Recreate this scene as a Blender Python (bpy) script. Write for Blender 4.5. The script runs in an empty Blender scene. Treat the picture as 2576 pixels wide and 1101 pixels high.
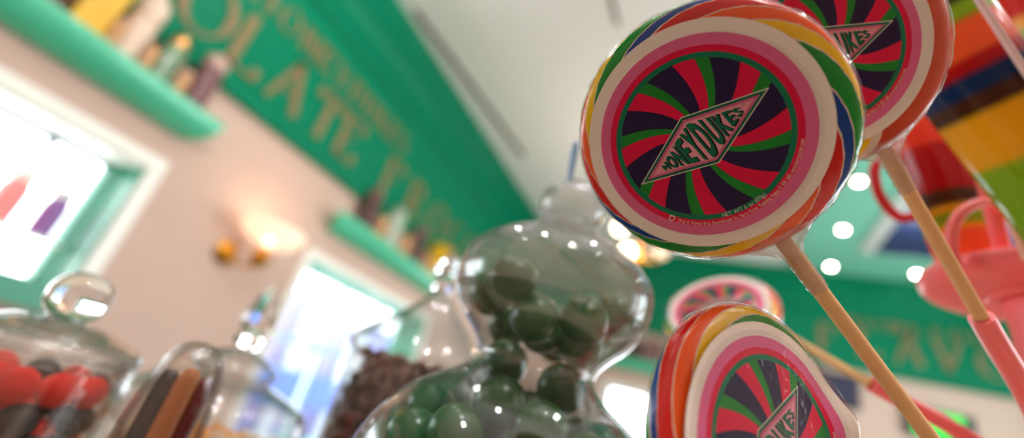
import bpy, bmesh, math, random
import numpy as np
from mathutils import Vector, Matrix, noise

SC = bpy.context.scene
COL = SC.collection
PI = math.pi
random.seed(7)

# ------------------------------------------------------------------ camera
FOC, CX, CY = 1140.0, 1288.0, 550.5          # focal length and centre in pixels of the 2576 x 1101 frame
CAM = Vector((0.0, 0.0, 1.25))
_y = np.array([482.0, 630.0, FOC]); _y /= np.linalg.norm(_y)       # the room's depth axis seen by the lens
_z = np.array([762.0, -2500.0, FOC]); _z = _z - _y * np.dot(_z, _y); _z /= np.linalg.norm(_z)
_x = np.cross(_y, _z)
R = np.array([_x, _y, _z])
cam_d = bpy.data.cameras.new('camera')
cam = bpy.data.objects.new('camera', cam_d); COL.objects.link(cam)
cam_d.sensor_fit = 'HORIZONTAL'; cam_d.sensor_width = 36.0
cam_d.lens = 36.0 * FOC / 2576.0
cam_d.clip_start = 0.01; cam_d.clip_end = 100
cam_d.dof.use_dof = True
cam_d.dof.focus_distance = 0.203
cam_d.dof.aperture_fstop = 2.15
cam_d.dof.aperture_blades = 0
m = Matrix.Identity(4)
for i in range(3):
    m[i][0] = R[i, 0]; m[i][1] = -R[i, 1]; m[i][2] = -R[i, 2]; m[i][3] = CAM[i]
cam.matrix_world = m
SC.camera = cam

# ------------------------------------------------------------------ world, light, exposure
SC.view_settings.view_transform = 'Standard'
SC.view_settings.look = 'None'
SC.view_settings.gamma = 1.0
SC.view_settings.use_curve_mapping = False
SC.view_settings.exposure = 0.85
cy = SC.cycles
cy.max_bounces = 14; cy.diffuse_bounces = 4; cy.glossy_bounces = 4
cy.transmission_bounces = 10; cy.transparent_max_bounces = 40
cy.caustics_reflective = False; cy.caustics_refractive = False
cy.sample_clamp_indirect = 6.0
world = bpy.data.worlds.new('sky'); SC.world = world; world.use_nodes = True
wb = world.node_tree.nodes['Background']
wb.inputs[0].default_value = (0.92, 0.96, 1.0, 1); wb.inputs[1].default_value = 5.2

S = 1.4                                       # metres per room unit; the room is laid out around the lens
def Wp(x, y, z): return Vector((x * S, y * S, z * S + CAM.z))
def ray(px, py): return Vector(R @ np.array([(px - CX) / FOC, (py - CY) / FOC, 1.0]))
def P(px, py, d): return CAM + ray(px, py) * d
def lin(c):
    return tuple((v / 12.92 if v <= 0.04045 else ((v + 0.055) / 1.055) ** 2.4) for v in [k / 255.0 for k in c])

def light(kind, name, loc, power, color=(1, 1, 1), size=0.1, target=None, size_y=None):
    d = bpy.data.lights.new(name, kind); d.energy = power; d.color = color
    o = bpy.data.objects.new(name, d); COL.objects.link(o); o.location = loc
    if kind == 'AREA':
        d.size = size
        if size_y: d.shape = 'RECTANGLE'; d.size_y = size_y
        o.rotation_euler = (Vector(target) - Vector(loc)).to_track_quat('-Z', 'Y').to_euler()
    else:
        d.shadow_soft_size = size
    return o
WARM = (1.0, 0.965, 0.94)
for lx, ly, lw in ((-1.2, 0.9, 10), (-0.5, 0.2, 10), (0.2, 0.9, 10), (0.9, 0.2, 10), (1.6, 0.9, 12), (-1.0, -0.6, 8), (0.6, -0.6, 8), (2.3, 2.6, 9), (2.4, 0.1, 10), (0.35, -0.35, 46)):
    light('POINT', 'unseen_fill_light', Wp(lx, ly, 1.88), lw, WARM, 0.035)  # unseen lights overhead; the last two added to brighten tumblers and bottom lollipop

# ------------------------------------------------------------------ materials
MATS = {}
def nodes_of(name):
    mt = bpy.data.materials.new(name); mt.use_nodes = True
    nt = mt.node_tree
    return mt, nt, nt.nodes, nt.links
def mat(name, rgb, rough=0.5, metal=0.0, spec=0.5, noise_amt=0.0, noise_scale=20.0, bump=0.0, bump_scale=60.0, coat=0.0, emit=None, emit_s=0.0, trans=0.0, sss=0.0):
    if name in MATS: return MATS[name]
    mt, nt, N, L = nodes_of(name)
    b = N['Principled BSDF']; c = lin(rgb)
    b.inputs['Base Color'].default_value = (*c, 1)
    b.inputs['Roughness'].default_value = rough
    b.inputs['Metallic'].default_value = metal
    b.inputs['Specular IOR Level'].default_value = spec
    b.inputs['Coat Weight'].default_value = coat
    b.inputs['Transmission Weight'].default_value = trans
    if sss:
        b.inputs['Subsurface Weight'].default_value = sss
        b.inputs['Subsurface Radius'].default_value = (0.01, 0.006, 0.004)
    if emit:
        b.inputs['Emission Color'].default_value = (*lin(emit), 1); b.inputs['Emission Strength'].default_value = emit_s
    if noise_amt or bump:
        tc = N.new('ShaderNodeTexCoord')
    if noise_amt:
        t = N.new('ShaderNodeTexNoise'); t.inputs['Scale'].default_value = noise_scale; t.inputs['Detail'].default_value = 3
        L.new(tc.outputs['Object'], t.inputs['Vector'])
        mx = N.new('ShaderNodeMix'); mx.data_type = 'RGBA'
        mx.inputs['A'].default_value = (*[v * (1 - noise_amt) for v in c], 1)
        mx.inputs['B'].default_value = (*[min(1, v * (1 + noise_amt)) for v in c], 1)
        L.new(t.outputs['Fac'], mx.inputs['Factor']); L.new(mx.outputs['Result'], b.inputs['Base Color'])
    if bump:
        t2 = N.new('ShaderNodeTexNoise'); t2.inputs['Scale'].default_value = bump_scale; t2.inputs['Detail'].default_value = 2
        L.new(tc.outputs['Object'], t2.inputs['Vector'])
        bp = N.new('ShaderNodeBump'); bp.inputs['Strength'].default_value = bump; bp.inputs['Distance'].default_value = 0.002
        L.new(t2.outputs['Fac'], bp.inputs['Height']); L.new(bp.outputs['Normal'], b.inputs['Normal'])
    MATS[name] = mt
    return mt

def thin_glass(name, edge=(0.55, 0.58, 0.58), face=(0.985, 0.99, 0.99), f0=0.045, power=2.6, bump=0.0, bscale=200.0, rough=0.0, stretch=None, haze=0.0, haze_col=(.80, .75, .70)):
    """a clear wall: reflects by its angle to the view, lets the rest through, greyer where the look is long through it"""
    if name in MATS: return MATS[name]
    mt, nt, N, L = nodes_of(name)
    N.remove(N['Principled BSDF']); out = N['Material Output']
    geo = N.new('ShaderNodeNewGeometry')
    dot = N.new('ShaderNodeVectorMath'); dot.operation = 'DOT_PRODUCT'
    nrm = geo.outputs['Normal']
    if bump:
        tc = N.new('ShaderNodeTexCoord'); t = N.new('ShaderNodeTexNoise')
        t.inputs['Scale'].default_value = bscale; t.inputs['Detail'].default_value = 3; t.inputs['Distortion'].default_value = 0.6
        mp = N.new('ShaderNodeMapping')
        if stretch: mp.inputs['Scale'].default_value = stretch
        L.new(tc.outputs['Object'], mp.inputs['Vector']); L.new(mp.outputs['Vector'], t.inputs['Vector'])
        bp = N.new('ShaderNodeBump'); bp.inputs['Strength'].default_value = bump; bp.inputs['Distance'].default_value = 0.001
        L.new(t.outputs['Fac'], bp.inputs['Height']); nrm = bp.outputs['Normal']
    L.new(nrm, dot.inputs[0]); L.new(geo.outputs['Incoming'], dot.inputs[1])
    def mth(op, a, b=None):
        n = N.new('ShaderNodeMath'); n.operation = op; n.use_clamp = op in ('SUBTRACT', 'ADD')
        for k, v in enumerate((a, b)):
            if v is None: continue
            if isinstance(v, (int, float)): n.inputs[k].default_value = v
            else: L.new(v, n.inputs[k])
        return n.outputs[0]
    g = mth('SUBTRACT', 1.0, mth('ABSOLUTE', dot.outputs['Value']))
    fr = mth('ADD', f0, mth('MULTIPLY', 1 - f0, mth('POWER', g, 5.0)))
    ed = mth('POWER', g, power)
    mx = N.new('ShaderNodeMix'); mx.data_type = 'RGBA'
    mx.inputs['A'].default_value = (*face, 1); mx.inputs['B'].default_value = (*edge, 1); L.new(ed, mx.inputs['Factor'])
    tr = N.new('ShaderNodeBsdfTransparent'); L.new(mx.outputs['Result'], tr.inputs['Color'])
    gl = N.new('ShaderNodeBsdfGlossy'); gl.inputs['Roughness'].default_value = rough
    if bump: L.new(nrm, gl.inputs['Normal'])
    ms = N.new('ShaderNodeMixShader'); L.new(fr, ms.inputs[0]); L.new(tr.outputs[0], ms.inputs[1]); L.new(gl.outputs[0], ms.inputs[2])
    last = ms.outputs[0]
    if haze:
        d1 = N.new('ShaderNodeBsdfDiffuse'); d1.inputs[0].default_value = (*haze_col, 1); d2 = N.new('ShaderNodeBsdfTranslucent'); d2.inputs[0].default_value = (*haze_col, 1)
        h1 = N.new('ShaderNodeMixShader'); L.new(d1.outputs[0], h1.inputs[1]); L.new(d2.outputs[0], h1.inputs[2])
        h2 = N.new('ShaderNodeMixShader'); h2.inputs[0].default_value = haze; L.new(last, h2.inputs[1]); L.new(h1.outputs[0], h2.inputs[2]); last = h2.outputs[0]
    L.new(last, out.inputs['Surface'])
    MATS[name] = mt
    return mt
def solid_glass(name, rgb=(250, 252, 252), rough=0.0):
    return mat(name, rgb, rough, trans=1.0)

M_WALL = mat('warm white plaster', (208, 180, 165), 0.8, noise_amt=0.03, noise_scale=3)
M_CEIL = mat('white ceiling paint', (252, 252, 255), 0.85, noise_amt=0.02, noise_scale=2)
M_WHITE = mat('white gloss paint', (250, 249, 242), 0.4)
M_FLOOR = mat('brown floor tile', (116, 104, 94), 0.4, noise_amt=0.08, noise_scale=4)
M_GREEN = mat('emerald paint', (0, 120, 86), 0.4, spec=0.12, noise_amt=0.06, noise_scale=4)
M_GREEN2 = mat('emerald gloss with painted light', (84, 204, 162), 0.25, coat=.4)  # green lightened in the colour for the light falling on the ledges
M_JAMB = mat('window green with painted shade', (8, 138, 102), 0.32)  # green toned down in the colour because the jambs are backlit
M_TEAL = mat('pale teal ceiling paint', (132, 216, 194), 0.6, noise_amt=0.03, noise_scale=2)
M_LETTER = mat('copper lettering', (134, 112, 72), 0.5, metal=0.0)
M_GREY = mat('grey slot', (120, 118, 114), 0.6)
M_BRASS = mat('brass', (206, 146, 52), 0.28, metal=1.0)
M_GLASS = thin_glass('jar glass', (.40, .42, .42), f0=.065, haze=.018)
M_GLASS5 = thin_glass('jar glass with painted haze', (.34, .35, .34), f0=.06, haze=.018)  # pale haze mixed in to stand for reflections on the curved glass
M_GLASSL = thin_glass('lid glass with painted haze', (.34, .35, .34), f0=.085, haze=.09)  # stronger haze stands in for reflections on the domed lid
M_KNOB = solid_glass('solid glass')
M_PANE = thin_glass('window pane', (0.8, 0.85, 0.85), (0.98, 0.99, 0.99))
M_FILM = thin_glass('cellophane', (0.86, 0.84, 0.82), (0.99, 0.99, 0.99), f0=0.014, power=2.0, bump=0.36, bscale=260.0, rough=0.035)
M_NECK = thin_glass('gathered cellophane', (0.70, 0.62, 0.56), (0.93, 0.91, 0.89), f0=0.10, power=1.5, bump=0.9, bscale=420.0, rough=0.12)
_n = M_NECK.node_tree; _o = _n.nodes['Material Output']; _s = _o.inputs['Surface'].links[0].from_socket
_d = _n.nodes.new('ShaderNodeBsdfTranslucent'); _d.inputs[0].default_value = (.9, .84, .8, 1); _e = _n.nodes.new('ShaderNodeBsdfDiffuse'); _e.inputs[0].default_value = (.9, .84, .8, 1)
_a = _n.nodes.new('ShaderNodeMixShader'); _n.links.new(_d.outputs[0], _a.inputs[1]); _n.links.new(_e.outputs[0], _a.inputs[2])
_m = _n.nodes.new('ShaderNodeMixShader'); _m.inputs[0].default_value = .17; _n.links.new(_s, _m.inputs[1]); _n.links.new(_a.outputs[0], _m.inputs[2]); _n.links.new(_m.outputs[0], _o.inputs['Surface'])
M_PINK = mat('coral pink lacquer', (250, 116, 120), 0.33, noise_amt=0.02)
M_PAPER = mat('rolled paper stick', (228, 180, 124), 0.7, noise_amt=0.10, noise_scale=160)
M_COUNTER = mat('cream stone counter', (206, 186, 164), 0.35, noise_amt=0.06, noise_scale=9)

# ------------------------------------------------------------------ mesh helpers
def finish(name, bm, mats, parent=None, smooth=True, angle=40):
    me = bpy.data.meshes.new(name)
    bmesh.ops.recalc_face_normals(bm, faces=bm.faces)
    bm.to_mesh(me); bm.free()
    for mt in (mats if isinstance(mats, (list, tuple)) else [mats]): me.materials.append(mt)
    if smooth:
        for p in me.polygons: p.use_smooth = True
        try: me.set_sharp_from_angle(angle=math.radians(angle))
        except Exception: pass
    o = bpy.data.objects.new(name, me); COL.objects.link(o)
    if parent is not None: o.parent = parent
    return o
def thing(name, label, cat, loc=(0, 0, 0), rot=None, group=None, mw=None):
    o = bpy.data.objects.new(name, None); COL.objects.link(o); o.empty_display_size = 0.02
    if mw is not None: o.matrix_world = mw
    else:
        o.location = loc
        if rot is not None: o.rotation_euler = rot
    o['label'] = label; o['category'] = cat
    if group: o['group'] = group
    return o
def tag(o, label, cat, group=None, kind=None):
    o['label'] = label; o['category'] = cat
    if group: o['group'] = group
    if kind: o['kind'] = kind
    return o
def structure(o, label=None):
    o['kind'] = 'structure'
    if label: o['label'] = label
    return o
def box(bm, lo, hi, mi=0):
    x0, y0, z0 = lo; x1, y1, z1 = hi
    v = [bm.verts.new(p) for p in ((x0, y0, z0), (x1, y0, z0), (x1, y1, z0), (x0, y1, z0), (x0, y0, z1), (x1, y0, z1), (x1, y1, z1), (x0, y1, z1))]
    for f in ((0, 3, 2, 1), (4, 5, 6, 7), (0, 1, 5, 4), (1, 2, 6, 5), (2, 3, 7, 6), (3, 0, 4, 7)):
        bm.faces.new([v[i] for i in f]).material_index = mi
    return v
def wbox(bm, lo, hi, mi=0):
    a, b = Wp(*lo), Wp(*hi)
    return box(bm, [min(a[i], b[i]) for i in range(3)], [max(a[i], b[i]) for i in range(3)], mi)
def lathe(bm, prof, segs=48, mi=0, origin=(0, 0, 0), close=False):
    """revolve (r, z) points about z; r = 0 closes to a point"""
    ox, oy, oz = origin; rings = []
    for r, z in prof:
        if r <= 1e-7: rings.append([bm.verts.new((ox, oy, oz + z))])
        else: rings.append([bm.verts.new((ox + r * math.cos(2 * PI * k / segs), oy + r * math.sin(2 * PI * k / segs), oz + z)) for k in range(segs)])
    pairs = list(zip(rings, rings[1:]))
    if close: pairs.append((rings[-1], rings[0]))
    for a, b in pairs:
        if len(a) == 1 and len(b) == 1: continue
        for k in range(segs):
            k2 = (k + 1) % segs
            if len(a) == 1: f = bm.faces.new((a[0], b[k2], b[k]))
            elif len(b) == 1: f = bm.faces.new((a[k], a[k2], b[0]))
            else: f = bm.faces.new((a[k], a[k2], b[k2], b[k]))
            f.material_index = mi
def smooth_prof(pts, n=4):
    """Catmull-Rom through (r, z) points"""
    out = []
    for i in range(len(pts) - 1):
        p0 = pts[max(i - 1, 0)]; p1 = pts[i]; p2 = pts[i + 1]; p3 = pts[min(i + 2, len(pts) - 1)]
        for k in range(n):
            t = k / n
            out.append(tuple(max(0.0 if j == 0 else -9, 0.5 * (2 * p1[j] + (p2[j] - p0[j]) * t + (2 * p0[j] - 5 * p1[j] + 4 * p2[j] - p3[j]) * t * t + (3 * p1[j] - p0[j] - 3 * p2[j] + p3[j]) * t ** 3)) for j in range(2)))
    out.append(pts[-1])
    return out
def tube(bm, pts, rad, segs=14, mi=0, caps=True):
    pts = [Vector(p) for p in pts]; rads = rad if isinstance(rad, (list, tuple)) else [rad] * len(pts)
    rings = []; up = None
    for i, p in enumerate(pts):
        d = (pts[min(i + 1, len(pts) - 1)] - pts[max(i - 1, 0)]).normalized()
        if up is None: up = Vector((0, 0, 1)) if abs(d.z) < 0.9 else Vector((1, 0, 0))
        a = d.cross(up).normalized(); b = a.cross(d).normalized(); up = b
        rings.append([bm.verts.new(p + (a * math.cos(2 * PI * k / segs) + b * math.sin(2 * PI * k / segs)) * rads[i]) for k in range(segs)])
    for r0, r1 in zip(rings, rings[1:]):
        for k in range(segs):
            bm.faces.new((r0[k], r0[(k + 1) % segs], r1[(k + 1) % segs], r1[k])).material_index = mi
    if caps:
        bm.faces.new(rings[0][::-1]).material_index = mi; bm.faces.new(rings[-1]).material_index = mi
def curve_pts(ctrl, n=8):
    c = [Vector(p) for p in ctrl]; out = []
    for i in range(len(c) - 1):
        p0, p1, p2, p3 = c[max(i - 1, 0)], c[i], c[i + 1], c[min(i + 2, len(c) - 1)]
        for k in range(n):
            t = k / n
            out.append(0.5 * (2 * p1 + (p2 - p0) * t + (2 * p0 - 5 * p1 + 4 * p2 - p3) * t * t + (3 * p1 - p0 - 3 * p2 + p3) * t ** 3))
    return out + [c[-1]]
def sphere(bm, r, sub=3, c=(0, 0, 0), scale=(1, 1, 1)):
    res = bmesh.ops.create_icosphere(bm, subdivisions=sub, radius=r)
    for v in res['verts']:
        v.co = Vector((v.co.x * scale[0] + c[0], v.co.y * scale[1] + c[1], v.co.z * scale[2] + c[2]))
    return res['verts']
def extrude_profile_y(bm, prof, y0, y1, mi=0):
    """closed polygon of (x, z) swept from y0 to y1"""
    a = [bm.verts.new((x, y0, z)) for x, z in prof]; b = [bm.verts.new((x, y1, z)) for x, z in prof]
    n = len(prof)
    for i in range(n): bm.faces.new((a[i], a[(i + 1) % n], b[(i + 1) % n], b[i])).material_index = mi
    bm.faces.new(a[::-1]).material_index = mi; bm.faces.new(b).material_index = mi
_glyphs = {}
def glyph(ch, bold=0.0, depth=0.0):
    """(verts, faces, width) of one letter at size 1"""
    key = (ch, bold, depth)
    if key in _glyphs: return _glyphs[key]
    cu = bpy.data.curves.new('lettering', 'FONT'); cu.body = ch; cu.size = 1.0; cu.offset = bold; cu.extrude = depth; cu.resolution_u = 4
    o = bpy.data.objects.new('lettering', cu); COL.objects.link(o)
    dg = bpy.context.evaluated_depsgraph_get(); dg.update()
    me = bpy.data.meshes.new_from_object(o.evaluated_get(dg))
    vs = [tuple(v.co) for v in me.vertices]; fs = [tuple(p.vertices) for p in me.polygons]
    bpy.data.objects.remove(o); bpy.data.meshes.remove(me); bpy.data.curves.remove(cu)
    _glyphs[key] = (vs, fs); return _glyphs[key]
def put_glyph(bm, ch, fn, mi=0, bold=0.0, depth=0.0):
    vs, fs = glyph(ch, bold, depth)
    bv = [bm.verts.new(fn(*v)) for v in vs]
    for f in fs:
        try: bm.faces.new([bv[i] for i in f]).material_index = mi
        except ValueError: pass
def glyph_span(ch, bold=0.0):
    vs, _ = glyph(ch, bold)
    if not vs: return 0.0, 0.3
    xs = [v[0] for v in vs]
    return min(xs), max(xs)

# ------------------------------------------------------------------ the room
W, D, ZC, XR, YB, ZF = -2.0, 4.9, 1.95, 2.8, -1.6, -1.25 / S      # wall planes in room units
TH = 0.22                                                         # depth of the window reveals
W1 = (-0.55, 0.845, -0.045, 0.47); W2 = (1.72, 2.95, -0.50, 0.455)   # y0, y1, z0, z1 of the openings
bm = bmesh.new(); wbox(bm, (W - .4, YB, ZF - .1), (XR + .2, D + .2, ZF)); structure(finish('floor', bm, M_FLOOR, smooth=False))
bm = bmesh.new(); wbox(bm, (W - TH, YB, ZC), (XR, D + .2, ZC + .12)); structure(finish('ceiling', bm, M_CEIL, smooth=False))
bm = bmesh.new()
ys = [YB, W1[0], W1[1], W2[0], W2[1], D + .2]
wbox(bm, (W - TH, YB, ZF), (W, W1[0], ZC)); wbox(bm, (W - TH, W1[1], ZF), (W, W2[0], ZC)); wbox(bm, (W - TH, W2[1], ZF), (W, D + .2, ZC))
for w in (W1, W2):
    wbox(bm, (W - TH, w[0], ZF), (W, w[1], w[2])); wbox(bm, (W - TH, w[0], w[3]), (W, w[1], ZC))
structure(finish('wall_left', bm, M_WALL, smooth=False))
W4 = (-0.95, 0.12, -0.35, 0.50)                                   # x0, x1, z0, z1 in the back wall
bm = bmesh.new()
wbox(bm, (W, D, ZF), (W4[0], D + .2, ZC)); wbox(bm, (W4[1], D, ZF), (XR, D + .2, ZC))
wbox(bm, (W4[0], D, ZF), (W4[1], D + .2, W4[2])); wbox(bm, (W4[0], D, W4[3]), (W4[1], D + .2, ZC))
structure(finish('wall_back', bm, M_WALL, smooth=False))
W3 = (1.75, 4.3, -0.75, 1.5)                                       # y0, y1, z0, z1 of the unseen opening added in the right wall for light
bm = bmesh.new(); wbox(bm, (XR, YB, ZF), (XR + .15, W3[0], ZC + .12)); wbox(bm, (XR, W3[1], ZF), (XR + .15, D + .2, ZC + .12)); wbox(bm, (XR, W3[0], ZF), (XR + .15, W3[1], W3[2])); wbox(bm, (XR, W3[0], W3[3]), (XR + .15, W3[1], ZC + .12))
structure(finish('wall_right', bm, M_WALL, smooth=False))
bm = bmesh.new(); wbox(bm, (W - TH, YB - .15, ZF), (XR + .15, YB, ZC + .12)); structure(finish('wall_front', bm, M_WALL, smooth=False))
# teal dropped part of the ceiling
bm = bmesh.new(); wbox(bm, (0.57, 1.7, ZC - .025), (XR, D - .19, ZC)); structure(finish('ceiling_panel', bm, M_TEAL, smooth=False))

# frieze boards, cornices
def frieze(name, zb, zt):
    return [(0, zb), (.035, zb), (.035, zb + .03), (.025, zb + .04), (.025, zt - .02), (.04, zt), (.0, zt)]
CORN = [(0, 1.595), (.045, 1.595), (.055, 1.61), (.055, 1.665), (.07, 1.675), (.078, 1.72), (.10, 1.765), (.135, 1.80), (.14, 1.805), (.14, 1.845), (.165, 1.865), (.185, 1.895), (.19, 1.90), (.19, 1.95), (0, 1.95)]
def run_left(name, prof, y0, y1, mt, label=None):
    bm = bmesh.new(); extrude_profile_y(bm, [((W + p) * S, z * S + CAM.z) for p, z in prof], y0 * S, y1 * S)
    return structure(finish(name, bm, mt, smooth=True, angle=25), label)
def run_back(name, prof, x0, x1, mt, label=None):
    bm = bmesh.new(); extrude_profile_y(bm, [(-(D - p) * S, z * S + CAM.z) for p, z in prof], x0 * S, x1 * S)
    for v in bm.verts: v.co = Vector((v.co.y, -v.co.x, v.co.z))
    return structure(finish(name, bm, mt, smooth=True, angle=25), label)
fl = run_left('trim_1', frieze('l', .905, 1.60), YB, D, M_GREEN, 'green frieze board with copper letters along the left wall')
run_left('trim_2', CORN, YB, D, M_GREEN, 'stepped green cornice between the left frieze and the white ceiling')
fb = run_back('trim_3', frieze('b', 1.11, 1.60), W + .025, XR, M_GREEN, 'green frieze board with copper letters on the back wall')
run_back('trim_4', CORN, W + .05, XR, M_GREEN, 'stepped green cornice on the back wall')

def _arc(cx, cy_, rx, ry, a0, a1, n=18):
    return [(cx + rx * math.cos(math.radians(a0 + (a1 - a0) * k / n)), cy_ + ry * math.sin(math.radians(a0 + (a1 - a0) * k / n))) for k in range(n + 1)]
K_, T_ = .17, .05                                # thick and thin strokes of the old style capitals, height 1
STROKES = {
    'O': [_arc(.40, .5, .36, .46, 0, 360, 36)], 'C': [_arc(.42, .5, .36, .46, 50, 310, 28), [(.65, .86), (.66, .70)]], 'G': [_arc(.42, .5, .36, .46, 50, 330, 28), [(.70, .08), (.70, .42)]],
    'H': [[(.12, 0), (.12, 1)], [(.64, 0), (.64, 1)], [(.12, .52), (.64, .52)]], 'L': [[(.14, 0), (.14, 1)], [(.04, .03), (.60, .03)], [(.56, .03), (.60, .24)]],
    'A': [[(.04, 0), (.36, 1)], [(.34, 1), (.66, 0)], [(.16, .33), (.55, .33)]], 'T': [[(.36, 0), (.36, 1)], [(.04, .97), (.68, .97)], [(.06, .97), (.05, .76)], [(.66, .97), (.67, .76)]],
    'E': [[(.14, 0), (.14, 1)], [(.04, .03), (.60, .03)], [(.04, .97), (.58, .97)], [(.14, .5), (.44, .5)], [(.58, .03), (.61, .24)], [(.57, .97), (.58, .78)]],
    'F': [[(.14, 0), (.14, 1)], [(.04, .97), (.60, .97)], [(.14, .5), (.44, .5)], [(.58, .97), (.60, .76)]],
    'R': [[(.14, 0), (.14, 1)], [(.14, .97), (.34, .97)] + _arc(.34, .745, .22, .225, 90, -90, 14) + [(.14, .52)], [(.34, .52), (.66, 0)]],
    'S': [_arc(.34, .74, .25, .22, 40, 270, 16) + _arc(.34, .27, .28, .245, 90, -140, 16)], 'N': [[(.08, 0), (.08, 1)], [(.10, 1), (.64, 0)], [(.66, 0), (.66, 1)]],
    'Y': [[(.04, 1), (.36, .48)], [(.66, 1), (.38, .48)], [(.37, .5), (.37, 0)]], 'D': [[(.14, 0), (.14, 1)], [(.14, .97), (.26, .97)] + _arc(.30, .5, .38, .47, 90, -90, 22) + [(.14, .03)]],
    'U': [[(.12, 1), (.12, .30)] + _arc(.38, .30, .26, .28, 180, 360, 14) + [(.64, 1)]], 'K': [[(.14, 0), (.14, 1)], [(.60, 1), (.20, .46)], [(.30, .58), (.66, 0)]],
    'V': [[(.04, 1), (.36, 0)], [(.34, 0), (.66, 1)]],
}
def wall_text(name, items, zc, size, side, parent, bold):
    """items: (letter, position along the wall) ; zc: middle height; size: letter height"""
    bm = bmesh.new(); size *= .72
    for ch, s in items:
        for st in STROKES[ch]:
            up, dn, lay = [], [], []
            for i, (x, y) in enumerate(st):
                a, b = st[max(i - 1, 0)], st[min(i + 1, len(st) - 1)]
                dx, dy = b[0] - a[0], b[1] - a[1]; ln = math.hypot(dx, dy) or 1; dx /= ln; dy /= ln
                slant = dx * dy                      # strokes leaning like / are thin, upright and \\ strokes are thick
                w = T_ + (K_ - T_) * max(0, abs(dy) ** 1.6 - max(0, slant) * 1.6)
                lay.append(((x - dy * w / 2, y + dx * w / 2), (x + dy * w / 2, y - dx * w / 2)))
            rows = []
            for depth in (0, .006):
                r = []
                for pa, pb in lay:
                    for px, py in (pa, pb):
                        q = s + (px - .36) * size; h = zc + (py - .5) * size
                        r.append(bm.verts.new(Wp(W + .028 + depth, q, h) if side == 'left' else Wp(q, D - .028 - depth, h)))
                rows.append(r)
            for r in rows:
                for i in range(len(lay) - 1): bm.faces.new((r[2 * i], r[2 * i + 1], r[2 * i + 3], r[2 * i + 2]))
            for i in range(len(lay) - 1):
                for k in (0, 1): bm.faces.new((rows[0][2 * i + k], rows[0][2 * i + 2 + k], rows[1][2 * i + 2 + k], rows[1][2 * i + k]))
    return finish(name, bm, M_LETTER, parent, smooth=False)
wall_text('lettering', list(zip('CHOCOLATE', (-.40, -.11, .17, .43, .69, .92, 1.15, 1.395, 1.60))) + list(zip('FROGS', (2.03, 2.31, 2.61, 2.91, 3.19))), 1.15, .37, 'left', fl, .0)
wall_text('lettering', list(zip('HONEYDUKES', (.845, .99, 1.135, 1.255, 1.375, 1.50, 1.625, 1.755, 1.875, 1.99))), 1.405, .19, 'left', fl, .0)
wall_text('lettering', list(zip('FLAVOURS', (.93, 1.225, 1.50, 1.765, 2.04, 2.32, 2.57, 2.78))), 1.365, .37, 'back', fb, .0)
wall_text('lettering', list(zip('HONEYDUKES', (1.09, 1.255, 1.42, 1.56, 1.69, 1.83, 1.97, 2.11, 2.25, 2.38))), 1.59 - .03, .19, 'back', fb, .0)

# windows in the left wall
def window(name, w, mull_y, transom_z, soffit, header, label):
    y0, y1, z0, z1 = w
    root = bpy.data.objects.new(name, None); COL.objects.link(root); structure(root, label)
    bm = bmesh.new(); c = .052                       # white casing on the wall
    wbox(bm, (W, y0 - c, z1), (W + .018, y1 + c, z1 + c)); wbox(bm, (W, y1, z0), (W + .018, y1 + c, z1)); wbox(bm, (W, y0 - c, z0), (W + .018, y0, z1))
    finish('casing', bm, M_WHITE, root, smooth=False)
    bm = bmesh.new()                                 # green lining of the reveal, stepped like a sash box
    for a, b, q in ((0.0, .09, .012), (.09, .15, .024), (.15, .21, .04)):
        wbox(bm, (W - b, y1 - q, z0), (W - a, y1, z1)); wbox(bm, (W - b, y0, z0), (W - a, y0 + q, z1))
    finish('jamb', bm, M_JAMB, root, smooth=False)
    bm = bmesh.new(); wbox(bm, (W - .21, y0, z1 - .012), (W, y1, z1)); finish('soffit', bm, soffit, root, smooth=False)
    bm = bmesh.new(); wbox(bm, (W - .21, y0, z0 - .0), (W + .03, y1 + .02, z0 + .03)); wbox(bm, (W - .0, y0, z0 - .055), (W + .045, y1 + c, z0 + .005))
    finish('sill', bm, M_JAMB, root, smooth=False)
    bm = bmesh.new()
    for y in mull_y: wbox(bm, (W - .20, y - .011, z0 + .03), (W - .175, y + .011, z1 - .012))
    for z in transom_z: wbox(bm, (W - .205, y0 + .04, z - .022), (W - .170, y1 - .04, z + .022))
    wbox(bm, (W - .21, y0, z1 - .03), (W - .165, y1, z1 - .012))
    finish('mullion', bm, header, root, smooth=False)
    bm = bmesh.new(); wbox(bm, (W - .192, y0 + .03, z0 + .03), (W - .188, y1 - .03, z1 - .02)); finish('pane', bm, M_PANE, root, smooth=False)
    return root
M_DARKBAR = mat('slate glazing bar', (96, 110, 130), 0.5)
M_PALEBAR = mat('pale teal glazing bar', (214, 240, 236), 0.5)
window('window_1', W1, (0.10, 0.632), (), M_WHITE, M_DARKBAR, 'window with green jamb and white casing on the left wall')
window('window_2', W2, (2.24, 2.62), (0.05,), M_GREEN2, M_PALEBAR, 'window with pale bars on the left wall beyond the sconce')
root = bpy.data.objects.new('added_window', None); COL.objects.link(root); structure(root, 'unseen window added in the right wall to light the room')
bm = bmesh.new()
for k in range(5):
    y = W3[0] + (W3[1] - W3[0]) * k / 4; wbox(bm, (XR + .04, y - .03, W3[2]), (XR + .10, y + .03, W3[3]))
for z in (W3[2], .75, W3[3]): wbox(bm, (XR + .045, W3[0], z - .03), (XR + .095, W3[1], z + .03))
finish('mullion', bm, M_GREEN2, root, smooth=False)
bm = bmesh.new(); wbox(bm, (XR + .068, W3[0], W3[2]), (XR + .072, W3[1], W3[3])); finish('pane', bm, M_PANE, root, smooth=False)
root = bpy.data.objects.new('window_4', None); COL.objects.link(root); structure(root, 'white window low on the back wall')
bm = bmesh.new(); c = .05
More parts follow.
